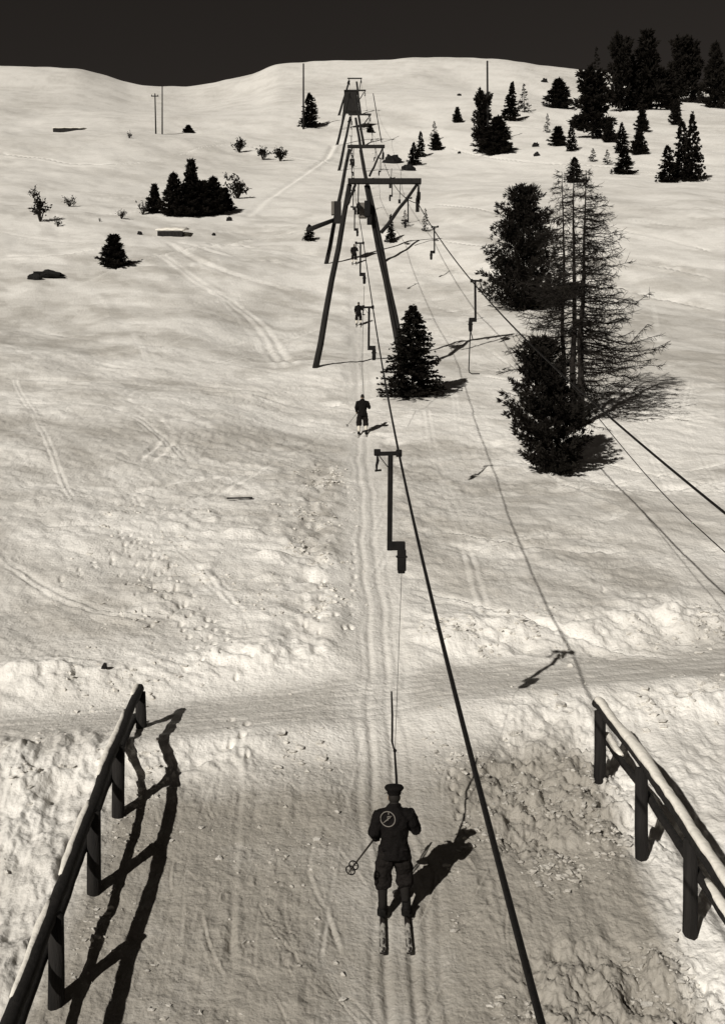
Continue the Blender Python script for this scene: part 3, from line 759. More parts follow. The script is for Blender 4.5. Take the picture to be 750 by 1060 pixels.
shrub(42, 230, 28, 18, 'tall straggling shrub at the left picture edge', 6, .8)
shrub(60, 234, 12, 8, 'tiny shrub right of the straggling edge shrub', 7, .5)
shrub(35, 206, 14, 12, 'faint shrub above the straggling edge shrub', 8, .6)
shrub(248, 157, 16, 16, 'leftmost shrub of the three on the slope above the clump', 9, 1.0)
shrub(272, 165, 14, 19, 'middle low shrub of the three on the slope above the clump', 10, 1.1)
shrub(290, 167, 17, 12, 'rightmost upright shrub of the three above the clump', 11, 1.0)
shrub(134, 144, 8, 6, 'tiny speck of a shrub far up the left slope', 12, .6)
shrub(103, 230, 5, 5, 'lowest tiny twig tuft left of the clump', 13, .5)

# rocks
def rock(px, py, wpx, hpx, label, seed):
    p = at(px, py); a = size(p, wpx) / 2; h = size(p, hpx); m = MB(); m.ell((0, 0, 0), (1, 1, 1), 18, 12)
    V = m.v[0]; n = 1 + .28 * fbm(V[:, 0] * 1.4 + seed, V[:, 1] * 1.4 + V[:, 2] * 1.3, 3, seed); n = n * (1 + .25 * vn(V[:, 0] * 3.1 + seed, V[:, 2] * 3 + V[:, 1], seed + 3)); m.v[0] = V * n[:, None] * [a, a * .6, h * .8]
    o = m.build('rock', M['rock']); o.location = (p.x, p.y, gz(p.x, p.y) + .15 * h); tag(o, label, 'rock', 'rocks showing through the snow'); return o
rock(405, 168, 21, 9, 'large dark oval boulder right of the second tower', 1)
rock(423, 176, 16, 5, 'low dark rock below the big oval boulder', 2)
rock(50, 285, 30, 6, 'long dark rock in a hollow at the left edge', 3)
rock(36, 288, 14, 6, 'smaller dark rock left of the long one at the edge', 4)
rock(563, 85, 7, 4, 'small rock near the skyline left of the wood', 5)
rock(555, 162, 6, 4, 'little rock on the slope above the broad pine', 6)
rock(554, 152, 8, 5, 'pale small rock on the snow above the little rock', 16)
rock(108, 697, 5, 5, 'small black stone on the snow bank above the road', 7)
rock(475, 99, 4, 2.5, 'tiny stone high on the open slope', 8)
rock(145, 243, 5, 4, 'tiny rock left of the buried hut', 9)
rock(221, 244, 4, 3, 'tiny rock right of the buried hut', 10)
rock(237, 229, 5, 4, 'small stone under the right end of the clump', 11)
rock(260, 248, 4, 3, 'tiny rock in the middle of the left bench', 17)
rock(475, 158, 3, 2.5, 'tiny stone below the lone black conifer', 12)

# ------------------------------------------------------------------ huts half buried in snow
def hut(px, py, wpx, hpx, label, name):
    p = at(px, py); w = size(p, wpx); h = size(p, hpx); t = empty(name, (p.x, p.y, macro_at(p.x, p.y) - .1), 0, label, 'hut')
    dep = w * .55
    wl = MB().box((0, dep / 2, h * .5), (w, dep, h + .3)).build('wall', M['wood'], t)
    for i in range(7): MB().bar((-w/2 + w*(i+.5)/7, -.03, -.1), (-w/2 + w*(i+.5)/7, -.03, h*.95), w/9, .05).build('board', M['wood'], wl)
    m = MB(); k = 10; V = []
    for i in range(k + 1):
        for j in range(5):
            x = (i / k - .5) * (w + .4); y = -.06 + (dep + 1.8) * j / 4
            V.append((x, y, h * 1.0 + .16 + .14 * math.sin(math.pi * i / k) ** .5 * (1 if j else .3) + .05 * math.sin(i * 1.9 + j) + y * .30 - .0))
    Fc = [(i*5+j, (i+1)*5+j, (i+1)*5+j+1, i*5+j+1) for i in range(k) for j in range(4)]
    m.add(V, Fc); o = m.build('snow_roof', M['caps'], t, True); q = o.modifiers.new('thick', 'SOLIDIFY'); q.thickness = .14; q.offset = 1
    return t
hut(176, 245, 26, 5.5, 'low dark wooden hut front under snow below the conifer clump', 'wooden_hut')
hut(70, 136, 30, 3, 'long low dark barn buried in snow far up left', 'wooden_hut')

# ------------------------------------------------------------------ poles
def pole(px, py, topx, topy, wpx, label, arm=False, name='utility_pole', cat='pole'):
    p = place(px, py); Hh = size(p, py - topy); t = empty(name, p, 0, label, cat)
    dx = (topx - px) / F * p.y; w = size(p, wpx) / 2
    MB().tube([(0, 0, -.4), (dx, 0, Hh)], [w * 1.1, w * .8], 8).build('shaft', M['wood'], t, True)
    if arm:
        MB().bar((dx - .9, -.18, Hh * .93), (dx + .9, -.18, Hh * .93), .14, .22).build('crossarm', M['wood'], t)
        for q in (-.75, .75): MB().lathe([(.05, 0), (.09, .05), (.09, .2), (.04, .28)], 8, (dx + q, -.18, Hh * .93 + .11)).build('insulator', M['iron'], t)
pole(161.5, 139, 160.5, 97, 1.5, 'left pole of the pair far up left, with a crossarm', True)
pole(168, 139, 168, 89, 1.4, 'right plain pole of the pair far up left')
pole(314, 134, 314, 66, 1.9, 'tall bare pole left of the lift line rising past the skyline')
pole(504.5, 150, 504, 63, 2.3, 'tall bare pole in front of the twiggy conifers right of the lift')
pole(395, 147, 386, 96, 1.0, 'thin leaning mast right of the third tower', False, 'mast', 'mast')

# ------------------------------------------------------------------ lift towers
def sheave(mb, c, r=.28, w=.10):
    P = [(r*.3, -w), (r, -w), (r*.82, -w*.3), (r*.82, w*.3), (r, w), (r*.3, w)]
    k = 16; V = [(c[0] + y, c[1] + q*math.cos(2*math.pi*j/k), c[2] + q*math.sin(2*math.pi*j/k)) for q, y in P for j in range(k)]
    Fc = [(i*k+j, i*k+(j+1) % k, (i+1)*k+(j+1) % k, (i+1)*k+j) for i in range(len(P)-1) for j in range(k)]
    mb.add(V, Fc + [tuple(range(k))[::-1], tuple((len(P)-1)*k+j for j in range(k))])

TW = []
def tower(d, xl, xr, yb, foot, rleg, rfoot, label, double=False, box=False, lw=.17, station=False, second=None):
    """beam from xl to xr at pixel row yb, left foot, top of right leg and right foot in photo pixels, all at distance d"""
    o = pt(xl, yb, d); gx = (foot[0] - 375) / F * d
    t = empty('lift_tower', (o.x, d, macro_at(o.x, d)), 0, label, 'lift tower', 'ski lift towers')
    L = lambda x, y, dy=0: pt(x, y, d) - Vector((o.x, d, macro_at(o.x, d))) + Vector((0, dy, 0))
    def leg(ax, ay, bx, by, r, dy=0, nm='leg'):
        a = L(ax, ay, dy); b = L(bx, by, dy)
        g = macro_at(b.x + o.x, d + dy) - macro_at(o.x, d) - .4
        k = (g - a.z) / (b.z - a.z); b = a.lerp(b, max(.3, k)) if nm == 'leg' else b
        n = 6; P = [a.lerp(b, i/n) + Vector((.03*math.sin(i*2.1+ax), .02*math.sin(i*3), 0)) for i in range(n+1)]
        return MB().tube(P, [r*(.85+.3*i/n) for i in range(n+1)], 10).build(nm, M['log'], t, True)
    e = lw / F * d if False else lw
    leg(xl + 2, yb + 2, foot[0], foot[1], e)
    leg(rleg, yb + 3, rfoot[0], rfoot[1], e * (.72 if double else 1.05))
    s_ = F / d
    if double: leg(rleg + 3.6, yb + 3, rfoot[0] + 3.8, rfoot[1], e * .72, .1)
    a = L(xl, yb, -.25); b = L(xr, yb, -.25)
    MB().bar(a, b, .26, .30).build('beam', M['wood'], t, bevel=.02)
    # braces
    q = lambda fr: rleg + (rfoot[0] - rleg) * fr
    yb2 = yb + (foot[1] - yb) * .27
    leg(xr - 4 * s_ / 18, yb + 3 * s_ / 18, q(.30) + 5 * s_ / 18, yb2, .10, -.2, 'brace')
    leg(xl + 8 * s_ / 18, yb + 3 * s_ / 18, xl - 1.5 * s_ / 18, yb + 25 * s_ / 18, .09, -.2, 'brace')
    # sheave trains under the beam for the two cables
    ends = []
    for nm, x, dr in (('sheave_assembly', xl + 11 * s_ / 18, 1.6), ('sheave_assembly', xr - 3 * s_ / 18, .95)):
        c = L(x, yb, -.25); m = MB()
        m.tube([c + Vector((0, 0, -.1)), c + Vector((-.03, 0, -dr + .25))], .035, 6)
        m.bar(c + Vector((0, -.55, -dr + .2)), c + Vector((0, .55, -dr + .2)), .1, .14)
        sheave(m, c + Vector((0, -.38, -dr)), .24); sheave(m, c + Vector((0, .38, -dr)), .24)
        m.build(nm, M['iron'], t)
        w = c + Vector((o.x, d, macro_at(o.x, d))); ends.append(Vector((w.x, d, w.z - dr - .26)))
    if box:
        c = L(375.5, 219, -.2); MB().box(c, (.42, .35, .85)).build('counterweight_box', M['lightwood'], t, bevel=.02)
        c = L(380, 218, -.3); m = MB(); m.box(c, (.34, .4, .9)); m.box(c + Vector((.12, 0, -.6)), (.28, .3, .55)); m.build('tension_block', M['iron'], t, bevel=.03)
        c = L(431.5, 214, -.35); m = MB(); m.box(c, (.20, .25, .75)); m.tube([c + Vector((.02, 0, .3)), L(434, 191, -.35)], .03, 6); m.build('hanging_weight', M['iron'], t, bevel=.02)
        c = L(413, 210, -.3); m = MB(); m.tube([L(414, 191, -.3), c], .02, 5); m.box(c, (.14, .14, .2)); m.build('hook', M['iron'], t)
        c = L(403.5, 193, -.3); m = MB(); m.box(c, (.14, .1, .35)); m.tube([L(404.5, 187, -.3), L(405, 176, -.3)], .02, 5); m.build('bolt_plate', M['iron'], t)
    TW.append((d, ends)); return t, L

tower(64.0, 360, 435.5, 189, (326, 384), 378, (417, 384), 'nearest wooden lift tower, tall legs astride the tow track', True, True, .165)
t2, L2 = tower(110.6, 359.5, 398, 152.5, (339, 266), 373, (394, 262), 'second lift tower, with dark boxes on its left leg', False, False, .19)
MB().box(L2(346, 217, -.45), (.6, .5, 1.3)).build('instrument_box', M['lightwood'], t2, bevel=.03)
MB().box(L2(349.5, 222, -.75), (.7, .6, 2.1)).build('winch_box', M['wood'], t2, bevel=.03)
a = L2(347, 228, -.3); b = L2(320, 246, -3); MB().tube([a, b], [.2, .24], 8).build('strut', M['log'], t2, True)
tower(205, 360.5, 384, 119, (350.5, 178), 368, (377, 176), 'third lift tower standing high above the second', False, False, .24)
tower(258, 360, 378.5, 94, (352, 137), 367, (374, 137), 'fourth small lift tower near the boarded platform', False, False, .26)
tower(311, 359.5, 374.5, 81.5, (347, 131), 369, (374, 128), 'farthest lift tower at the top of the line', False, False, .28)

# boarded top station between the far legs
p = pt(363, 116, 285); t = empty('lift_station', (p.x, p.y, macro_at(p.x, p.y)), 0, 'dark boarded hut of the top lift station between the farthest towers', 'station')
zb = p.z - macro_at(p.x, p.y); hh = 20 / F * 285
w0 = 16.5 / F * 285; w1 = 12 / F * 285
m = MB(); V = []
for z, w in ((0, w0), (hh, w1)):
    V += [(-w/2, -1.2, zb+z), (w/2, -1.2, zb+z), (w/2, 1.2, zb+z), (-w/2, 1.2, zb+z)]
m.add(V, [(0,3,2,1),(4,5,6,7),(0,1,5,4),(1,2,6,5),(2,3,7,6),(3,0,4,7)]); m.build('wall', M['wood'], t)
MB().box((0, 0, zb + hh + .1), (w1 + .5, 3.0, .2)).build('roof', M['iron'], t)
for sx in (-1, 1):
    for sy in (-1, 1): MB().tube([(sx*w0*.45, sy*1.0, zb + .1), (sx*w0*.62, sy*1.1, -.5)], .16, 6).build('stilt', M['log'], t)

# ------------------------------------------------------------------ cables
KX, X0 = .01418, .81
def up_pt(px, py):
    d = X0 / ((px - 375) / F + KX); return pt(px, py, d)
cpx = [(545, 1030), (520, 943), (460, 678), (441, 595), (422.5, 508), (412, 467), (405, 430), (392, 360), (386, 321), (380, 273)]
ctl = [up_pt(*c) for c in cpx]
v = (ctl[0] - ctl[1]); ctl = [ctl[0] + v.normalized() * 9] + ctl
e1 = TW[0][1][0]; ctl.append(Vector(e1))
ys = np.array([c.y for c in ctl]); zs = np.array([c.z for c in ctl]); xs = np.array([c.x for c in ctl])
pz = np.polyfit(ys, zs, 3, w=np.where(ys > 60, 6, 1.0)); px_ = np.polyfit(ys, xs, 2, w=np.where(ys > 60, 5, 1.0))
def up_cable(y):
    if y <= 64: return Vector((float(np.polyval(px_, y)), y, float(np.polyval(pz, y))))
    for (da, ea), (db, eb) in zip(TW[:-1], TW[1:]):
        if y <= db + 1e-6:
            a, b = ea[0], eb[0]; t = (y - da) / (db - da); q = a.lerp(b, t); q.z -= 1.2 * 4 * t * (1 - t) * (db - da) / 60 ; return q
    return TW[-1][1][0]
ret = [pt(717, 504, 19.7), pt(609, 411, 26.5), pt(512, 324, 38.8), pt(488, 288, 43.8), pt(446, 232, 56.8), TW[0][1][1]]
ry = np.array([c.y for c in ret]); rz_ = np.polyfit(ry, [c.z for c in ret], 2); rx_ = np.polyfit(ry, [c.x for c in ret], 2)
rw = np.where(ry > 60, 8, 1.0); rz_ = np.polyfit(ry, [c.z for c in ret], 2, w=rw); rx_ = np.polyfit(ry, [c.x for c in ret], 2, w=rw)
def ret_cable(y):
    if y <= 64: return Vector((float(np.polyval(rx_, y)), y, float(np.polyval(rz_, y))))
    for (da, ea), (db, eb) in zip(TW[:-1], TW[1:]):
        if y <= db + 1e-6:
            a, b = ea[1], eb[1]; t = (y - da) / (db - da); q = a.lerp(b, t); q.z -= 1.2 * 4 * t * (1 - t) * (db - da) / 60; return q
    return TW[-1][1][1]
yy = list(np.linspace(-2, 64, 67)) + list(np.linspace(65, 311, 110))
o = MB().tube([up_cable(float(y)) for y in yy], .0185, 8).build('haul_cable', M['cable'], None, True)
tag(o, 'thick black haul cable running from the foreground up to the nearest tower', 'cable')
yy = list(np.linspace(3, 64, 62)) + list(np.linspace(65, 311, 110))
o = MB().tube([ret_cable(float(y)) for y in yy], .024, 8).build('haul_cable', M['cable'], None, True)
tag(o, 'black return cable coming down past the larches to the right edge', 'cable')
P = []
for y in np.linspace(6, 64, 50):
    c = ret_cable(float(y)); dz = .62 * sm(30, 19.7, y) + .06; P.append(c + Vector((.04, 0, -float(dz))))
o = MB().tube(P, .010, 6).build('thin_wire', M['cable'], None, True)
tag(o, 'thin wire hanging just below the return cable at the right edge', 'wire')

# ------------------------------------------------------------------ tow hangers
def hanger_parts(t, sgn=1, detail=True):
    """crossarm at the cable, long bar, reel housing; local origin is the grip on the cable"""
    m = MB(); m.bar((-.41 * sgn, 0, -.01), (.0, 0, 0), .07, .07); m.box((-.36 * sgn, 0, .02), (.11, .08, .10)); m.build('crossarm', M['iron'], t, bevel=.01)
    m = MB(); sheave(m, (0, 0, 0), .06, .05); m.box((0, 0, .0), (.09, .14, .12)); m.build('cable_grip', M['iron'], t, bevel=.01)
    m = MB(); m.bar((-.14 * sgn, 0, -.03), (-.155 * sgn, 0, -1.62), .085, .085); m.build('bar', M['iron'], t, bevel=.012)
    m = MB(); m.box((-.03 * sgn, 0, -1.54), (.27, .16, .15)); m.box((.045 * sgn, 0, -1.78), (.145, .17, .36)); m.box((.045*sgn, 0, -1.72), (.19, .19, .035)); m.box((.04*sgn, 0, -1.975), (.12, .14, .05)); m.build('reel_housing', M['iron'], t, bevel=.015)
    if detail:
        m = MB(); m.tube([(-.36*sgn, 0, -.02), (-.35*sgn, 0, -.12), (-.37*sgn, 0, -.2), (-.37*sgn, 0, -.3)], [.012, .025, .022, .012], 6); m.bar((-.40*sgn, 0, -.29), (-.29*sgn, 0, -.28), .03, .035); m.build('latch', M['iron'], t)
        MB().tube([(-.33*sgn, 0, -.04), (-.16*sgn, 0, -.26)], .008, 5).build('stay', M['iron'], t)
HG = 'tow hangers on the lift cables'
def hanger(pos, sgn, sc, label, detail=True):
    t = empty('tow_hanger', pos, 0, label, 'tow hanger', HG); t.scale = (sc,) * 3
    hanger_parts(t, sgn, detail); return t
h1 = hanger(up_cable(17.47), 1, .945, 'nearest tow hanger on the thick cable, with rope running to the big skier')
h2 = hanger(up_cable(34.2), 1, .815, 'second tow hanger up the thick cable, in front of the nearest tower')
h3 = hanger(up_cable(50.2), 1, .92, 'third tow hanger up the thick cable, framed by the nearest tower legs')
r1 = hanger(ret_cable(43.8), -1, 1.0, 'tow hanger on the return cable left of the pines, with hooked stick')
r2 = hanger(ret_cable(57), -1, .84, 'small tow hanger on the return cable right of the nearest tower', False)
MB().tube([(-.045, 0, -1.98), (-.06, 0, -2.2), (-.10, 0, -3.2), (-.11, 0, -3.5), (-.08, 0, -3.62), (.02, 0, -3.67), (.32, 0, -3.67)], .022, 6).build('tow_stick', M['iron'], r1, True)
MB().tube([(-.04, 0, -1.98), (.04, 0, -2.3)], .02, 5).build('handle', M['iron'], r1)
# farther hangers, too small to show more than their outline
hp = empty('tow_hanger', up_cable(76.0), 0, 'tiny tow hanger far up the lift line beyond the nearest tower', 'tow hanger', 'far tow hangers')
hanger_parts(hp, 1, False)
for y in (92, 124, 140, 156, 172, 188, 222, 238):
    c = copy_tree(hp); c.location = up_cable(float(y))
for y in (75, 96, 128, 160, 190, 225):
    c = copy_tree(hp); c.location = ret_cable(float(y)); c.scale = (-1, 1, 1)

# ------------------------------------------------------------------ fences
def fence(posts, zr, label, far_ext, seed, out, cover, wide):
    t = empty('rail_fence', (posts[0][0], posts[0][1], gz(posts[0][0], posts[0][1])), 0, label, 'fence', 'log rail fences'); o = Vector(t.location)
    r = random.Random(seed); tops = []; mids = []
    for (x, y), z in zip(posts, zr):
        g = gz(x, y)
        a = Vector((x, y, min(g, z - .8) - .4)) - o; b = Vector((x + r.uniform(-.02, .02), y, z - .01)) - o
        MB().tube([a, a.lerp(b, .5) + Vector((r.uniform(-.015, .015), 0, 0)), b], [.105, .10, .095], 10).build('post', M['wood'], t, True)
        tops.append(Vector((x + out * .05, y, z)) - o); mids.append(Vector((x + out * .14, y, z - .52)) - o)
    def rail(P, rr, nm):
        d0 = (P[0] - P[1]).normalized(); P = [P[0] + d0 * far_ext] + P
        Q = [Vector(q) for q in spline([tuple(p_) for p_ in P], 14)]
        Q = [q + Vector((.007 * math.sin(i * .5 + seed) + r.uniform(-.004, .004), 0, .007 * math.sin(i * .37 + 2 * seed) + r.uniform(-.005, .005))) for i, q in enumerate(Q)]
        n = len(Q); ro = MB().tube(Q, [(rr * (.85 + .25 * i / n) * (1 + r.uniform(-.07, .07)), rr * (.85 + .25 * i / n) * (1 + r.uniform(-.07, .07))) for i in range(n)], 10).build(nm, M['wood'], t, True)
        return Q, ro
    Qt, rt = rail(tops, .085, 'rail'); Qm, rm = rail(mids, .062, 'rail')
    # snow lying on the rails, broken here and there
    for Q, ro, rad, keep in ((Qt, rt, .085, cover), (Qm, rm, .062, cover - .25)):
        run = []
        for i, q in enumerate(Q):
            on = vn(np.array([i * (.12 if wide > 1 else .26) + seed * 3.1]), np.array([.5 + rad * 50]), 77)[0] < keep - .45
            if on: run.append(q)
            if not on or i == len(Q) - 1:
                if len(run) > 4:
                    k = len(run); tp = [min(1, .35 + .9 * math.sin(math.pi * (j + .3) / (k - .4)) ** .5) * (.85 + .22 * vn(np.array([j * .45 + i]), np.array([1.5]), 3)[0] + r.uniform(-.06, .06)) for j in range(k)]
                    MB().tube([w + Vector((out * (.045 + .03 * (1 - wide)) + r.uniform(-.006, .006), 0, rad * .72)) for w in run], [(rad * .95 * wide * q_, rad * .62 * wide * q_) for q_ in tp], 12).build('snow', M['caps'], ro, True)
                run = []
fence([(-4.02, 20.2), (-3.82, 17.4), (-3.74, 15.5), (-3.67, 13.3), (-3.6, 11.2), (-3.5, 9.0)], [-3.26, -3.65, -4.16, -4.8, -5.4, -6.0],
      'dark log rail fence with snow on its rails at the lower left', .12, 1, -1, .40, .62)
fence([(3.93, 18.5), (4.13, 16.4), (4.29, 14.6), (4.45, 12.6), (4.6, 10.5)], [-3.30, -3.77, -4.28, -4.85, -5.4],
      'snow topped log rail fence with dark posts at the lower right', .35, 2, 1, 1.05, 1.42)

# ------------------------------------------------------------------ skiers
def loft(mb, rings, k=18):
    """rings: (x, y, z, rx, ry)"""
    V = [(c[0] + c[3]*math.cos(2*math.pi*j/k), c[1] + c[4]*math.sin(2*math.pi*j/k), c[2]) for c in rings for j in range(k)]
    n = len(rings); Fc = [(i*k+j, i*k+(j+1) % k, (i+1)*k+(j+1) % k, (i+1)*k+j) for i in range(n-1) for j in range(k)]
    mb.add(V, Fc + [tuple(range(k))[::-1], tuple((n-1)*k+j for j in range(k))])

def hand(mb, w, d, side, curl=1.0):
    """palm and five bent fingers; w wrist, d pointing direction, side: thumb direction"""
    w = Vector(w); d = Vector(d).normalized(); s_ = Vector(side); s_ = (s_ - d * s_.dot(d)).normalized(); n = d.cross(s_)
    mb.tube([w, w + d * .04, w + d * .095], [(.028, .02), (.042, .020), (.040, .016)], 10)
    for i, (o, L) in enumerate(((-.030, .062), (-.010, .078), (.011, .082), (.031, .072))):
        b = w + d * .085 + s_ * o; a1 = b + d * L * .45 - n * L * .1 * curl; a2 = a1 + (d * .35 - n * .9 * curl).normalized() * L * .35; a3 = a2 + (-d * .5 - n * .6 * curl).normalized() * L * .25
        mb.tube([b - d * .02, b, a1, a2, a3], [.0095, .0095, .0088, .008, .0065], 7)
    b = w + d * .035 + s_ * .036; mb.tube([b - s_ * .02, b, b + (s_ + d * .6).normalized() * .035, b + (s_ * .4 + d - n * .6).normalized() * .062], [.012, .012, .0105, .008], 7)

def make_skier(label, cap=True, badge=False, socks='sock', el=((-.285, -.05, 1.15), (.305, .05, 1.16)), wr=((-.235, .17, 1.0), (.09, .28, 1.30))):
    t = empty('person', (0, 0, 0), 0, label, 'person', 'skiers on the lift')
    sh = ((-.185, 0, 1.415), (.185, 0, 1.415)); ft = ((-.163, -.03, 0), (.163, .05, 0)); kn = ((-.155, .05, .50), (.145, .11, .50)); hp_ = ((-.095, 0, .90), (.095, 0, .90))
    # body
    m = MB(); hc = Vector((0, .02, 1.625))
    m.ell(hc, (.076, .096, .112), 18, 12); m.ell(hc + Vector((0, .028, -.065)), (.058, .062, .055))
    m.tube([hc + Vector((0, .088, .02)), hc + Vector((0, .112, -.022)), hc + Vector((0, .094, -.034))], [.008, .014, .010], 7)
    for q in (-1, 1):
        m.ell(hc + Vector((q*.078, -.005, -.015)), (.012, .022, .033), 8, 6); m.ell(hc + Vector((q*.032, .082, .018)), (.014, .01, .009), 8, 6)
    m.ell(hc + Vector((0, .085, -.062)), (.026, .012, .008), 8, 6)
    m.tube([(0, -.005, 1.42), (0, .0, 1.5), (0, .015, 1.58)], [.065, .054, .056], 10)
    loft(m, [(0, 0, .86, .14, .09), (0, 0, .95, .15, .10), (0, 0, 1.1, .13, .09), (0, 0, 1.28, .155, .1), (0, 0, 1.4, .15, .085), (0, 0, 1.45, .07, .06)])
    for i in (0, 1):
        m.tube([sh[i], el[i], wr[i]], [.05, .04, .027], 9)
        m.tube([hp_[i], kn[i], (ft[i][0], ft[i][1] - .01, .09)], [.075, .052, .036], 9); m.tube([(ft[i][0], -.05, .05), (ft[i][0], .14, .035)], [.035, .035], 8)
        dd = Vector(wr[i]) - Vector(el[i]); hand(m, wr[i], dd, (1 if i == 0 else -1, .2, .5), 1)
    fuse(m.build('body', M['skin'], t), .0075, 3)
    # jacket
    m = MB()
    loft(m, [(0, -.01, .78, .212, .155), (0, -.01, .88, .208, .155), (0, -.01, 1.02, .19, .142), (0, -.005, 1.1, .19, .142), (0, -.015, 1.25, .208, .155), (0, -.012, 1.34, .212, .148), (0, -.005, 1.42, .175, .118), (0, 0, 1.475, .115, .092), (0, .0, 1.54, .074, .076)])
    for i in (0, 1):
        e = Vector(el[i]); a = Vector(sh[i]); w = Vector(wr[i])
        m.tube([a + Vector((0, 0, .0)), a.lerp(e, .5), e, e.lerp(w, .5), w], [.096, .092, .082, .074, .055], 12)
        m.ell(a + Vector((-.03 if i else .03, 0, -.012)), (.10, .092, .07))
    m.box((.0, -.01, .93), (.37, .275, .025))
    folds(fuse(m.build('jacket', M['wool'], t), .011, 3), .045, .09)
    # plus-four trousers
    m = MB(); loft(m, [(0, 0, .80, .15, .115), (0, 0, .9, .178, .13), (0, 0, .98, .165, .115)])
    for i in (0, 1):
        h = Vector(hp_[i]); k = Vector(kn[i]); f = Vector(ft[i])
        m.tube([h + Vector((0, 0, .04)), h.lerp(k, .45), k + Vector((0, 0, .06)), k.lerp(f, .22), k.lerp(f, .34)], [.122, .130, .122, .120, .075], 14)
    folds(fuse(m.build('trousers', M['cloth'], t), .011, 3), .05, .10)
    for i in (0, 1):
        k = Vector(kn[i]); f = Vector(ft[i])
        fa = Vector((f.x, f.y - .01, .09)); MB().tube([k.lerp(fa, .3), k.lerp(fa, .5), k.lerp(fa, .8), fa], [.066, .067, .056, .054], 12).build('sock', M[socks], t, True)
        m = MB(); m.tube([(f.x, -.015, .17), (f.x, -.02, .08), (f.x, -.02, .0)], [.062, .058, .060], 12); m.tube([(f.x, -.10, .045), (f.x, -.03, .06), (f.x, .08, .058), (f.x, .19, .04), (f.x, .215, .035)], [(.045, .045), (.052, .058), (.055, .055), (.046, .038), (.03, .025)], 12); m.box((f.x, .055, .008), (.10, .30, .022))
        fuse(m.build('boot', M['boot'], t), .008, 3)
    if cap:
        m = MB(); m.ell(hc + Vector((0, -.022, -.005)), (.083, .088, .095)); m.tube([hc + Vector((0, -.03, -.06)), hc + Vector((0, -.03, -.13))], .062, 12); m.build('hair', M['hair'], t, True)
        m = MB(); m.lathe([(.085, 1.655), (.094, 1.665), (.098, 1.70), (.112, 1.715), (.132, 1.742), (.134, 1.758), (.115, 1.782), (.06, 1.794), (.01, 1.797)], 24, (0, .01, 0)); c_ = m.build('cap', M['wool'], t, True)
        m = MB(); V = []
        for a_ in np.linspace(-1.1, 1.1, 13):
            for q in (.09, .155): V.append((q*math.sin(a_)*.95, .01 + q*math.cos(a_) + (.0), 1.672 - (q - .09) * .35))
        m.add(V, [(2*i, 2*i+1, 2*i+3, 2*i+2) for i in range(12)]); v_ = m.build('visor', M['boot'], c_); q = v_.modifiers.new('t', 'SOLIDIFY'); q.thickness = .006
    else:
        m = MB(); m.ell(hc + Vector((0, -.012, .022)), (.083, .1, .105)); m.build('hair', M['hair'], t, True)
    if badge:
        def on(x, z):
            ry = np.interp(z, [1.25, 1.34, 1.42, 1.475], [.158, .150, .122, .095]); rx = np.interp(z, [1.25, 1.34, 1.42, 1.475], [.21, .225, .23, .17])
            return Vector((x, -.008 - ry * math.sqrt(max(.10, 1 - (x / rx) ** 2)) - .012, z))
        m = MB(); c = (-.095, 1.355); r_ = .097
        m.tube([on(c[0] + r_*math.cos(a_), c[1] + r_*math.sin(a_)) for a_ in np.linspace(0, 6.2832, 37)], .0075, 6, False)
        S_ = lambda pts: m.tube([on(c[0] + a_*r_, c[1] + b_*r_) for a_, b_ in pts], .0075, 6)
        S_([(-.62, -.55), (-.2, -.15), (.1, .1)]); S_([(0, -.15), (-.02, .38), (.55, .42)]); S_([(.1, .1), (.38, .3)]); S_([(.1, .9), (.12, .62)])
        m.build('badge', M['badge'], t, True)
    return t

def make_ski(label):
    t = empty('ski', (0, 0, 0), 0, label, 'ski', 'skis worn by the skiers')
    m = MB(); n = 26; V = []
    for i in range(n + 1):
        y = -.80 + 2.15 * i / n; w = .036 - .005 * math.exp(-((y - .1) / .5) ** 2); z = .014
        if y > 1.05: z += ((y - 1.05) / .3) ** 2 * .15; w *= max(.15, 1 - ((y - 1.05) / .3) ** 2.4)
        V += [(-w, y, z - .010), (w, y, z - .010), (w, y, z + .008), (-w, y, z + .008)]
    Fc = [(4*i+j, 4*i+(j+1) % 4, 4*i+4+(j+1) % 4, 4*i+4+j) for i in range(n) for j in range(4)] + [(3, 2, 1, 0), tuple(4*n+j for j in range(4))]
    m.add(V, Fc); m.build('runner', M['ski'], t)
    m = MB(); m.box((0, .10, .03), (.12, .05, .05)); m.tube([(-.06, .1, .04), (-.06, -.06, .06), (0, -.13, .07), (.06, -.06, .06), (.06, .1, .04)], .008, 6); m.build('binding', M['iron'], t)
    rr = np.random.default_rng(4); V = []; n = 40; k = 7          # snow caked on the tail, broken through in places
    for i in range(n + 1):
        y = -.79 + .60 * i / n
        for j in range(k):
            q = j / (k - 1) * 2 - 1; h = vn(np.array([y * 17 + 3]), np.array([q * 1.6 + 2]), 5)[0]
            V.append((q * .034 + .004 * rr.normal(), y, .0215 + max(-.012, .016 * (h + .02)) * (1 - .3 * q * q)))
    MB().add(V, [(i*k+j, i*k+j+1, (i+1)*k+j+1, (i+1)*k+j) for i in range(n) for j in range(k-1)]).build('snow', M['skisnow'], t, True)
    return t
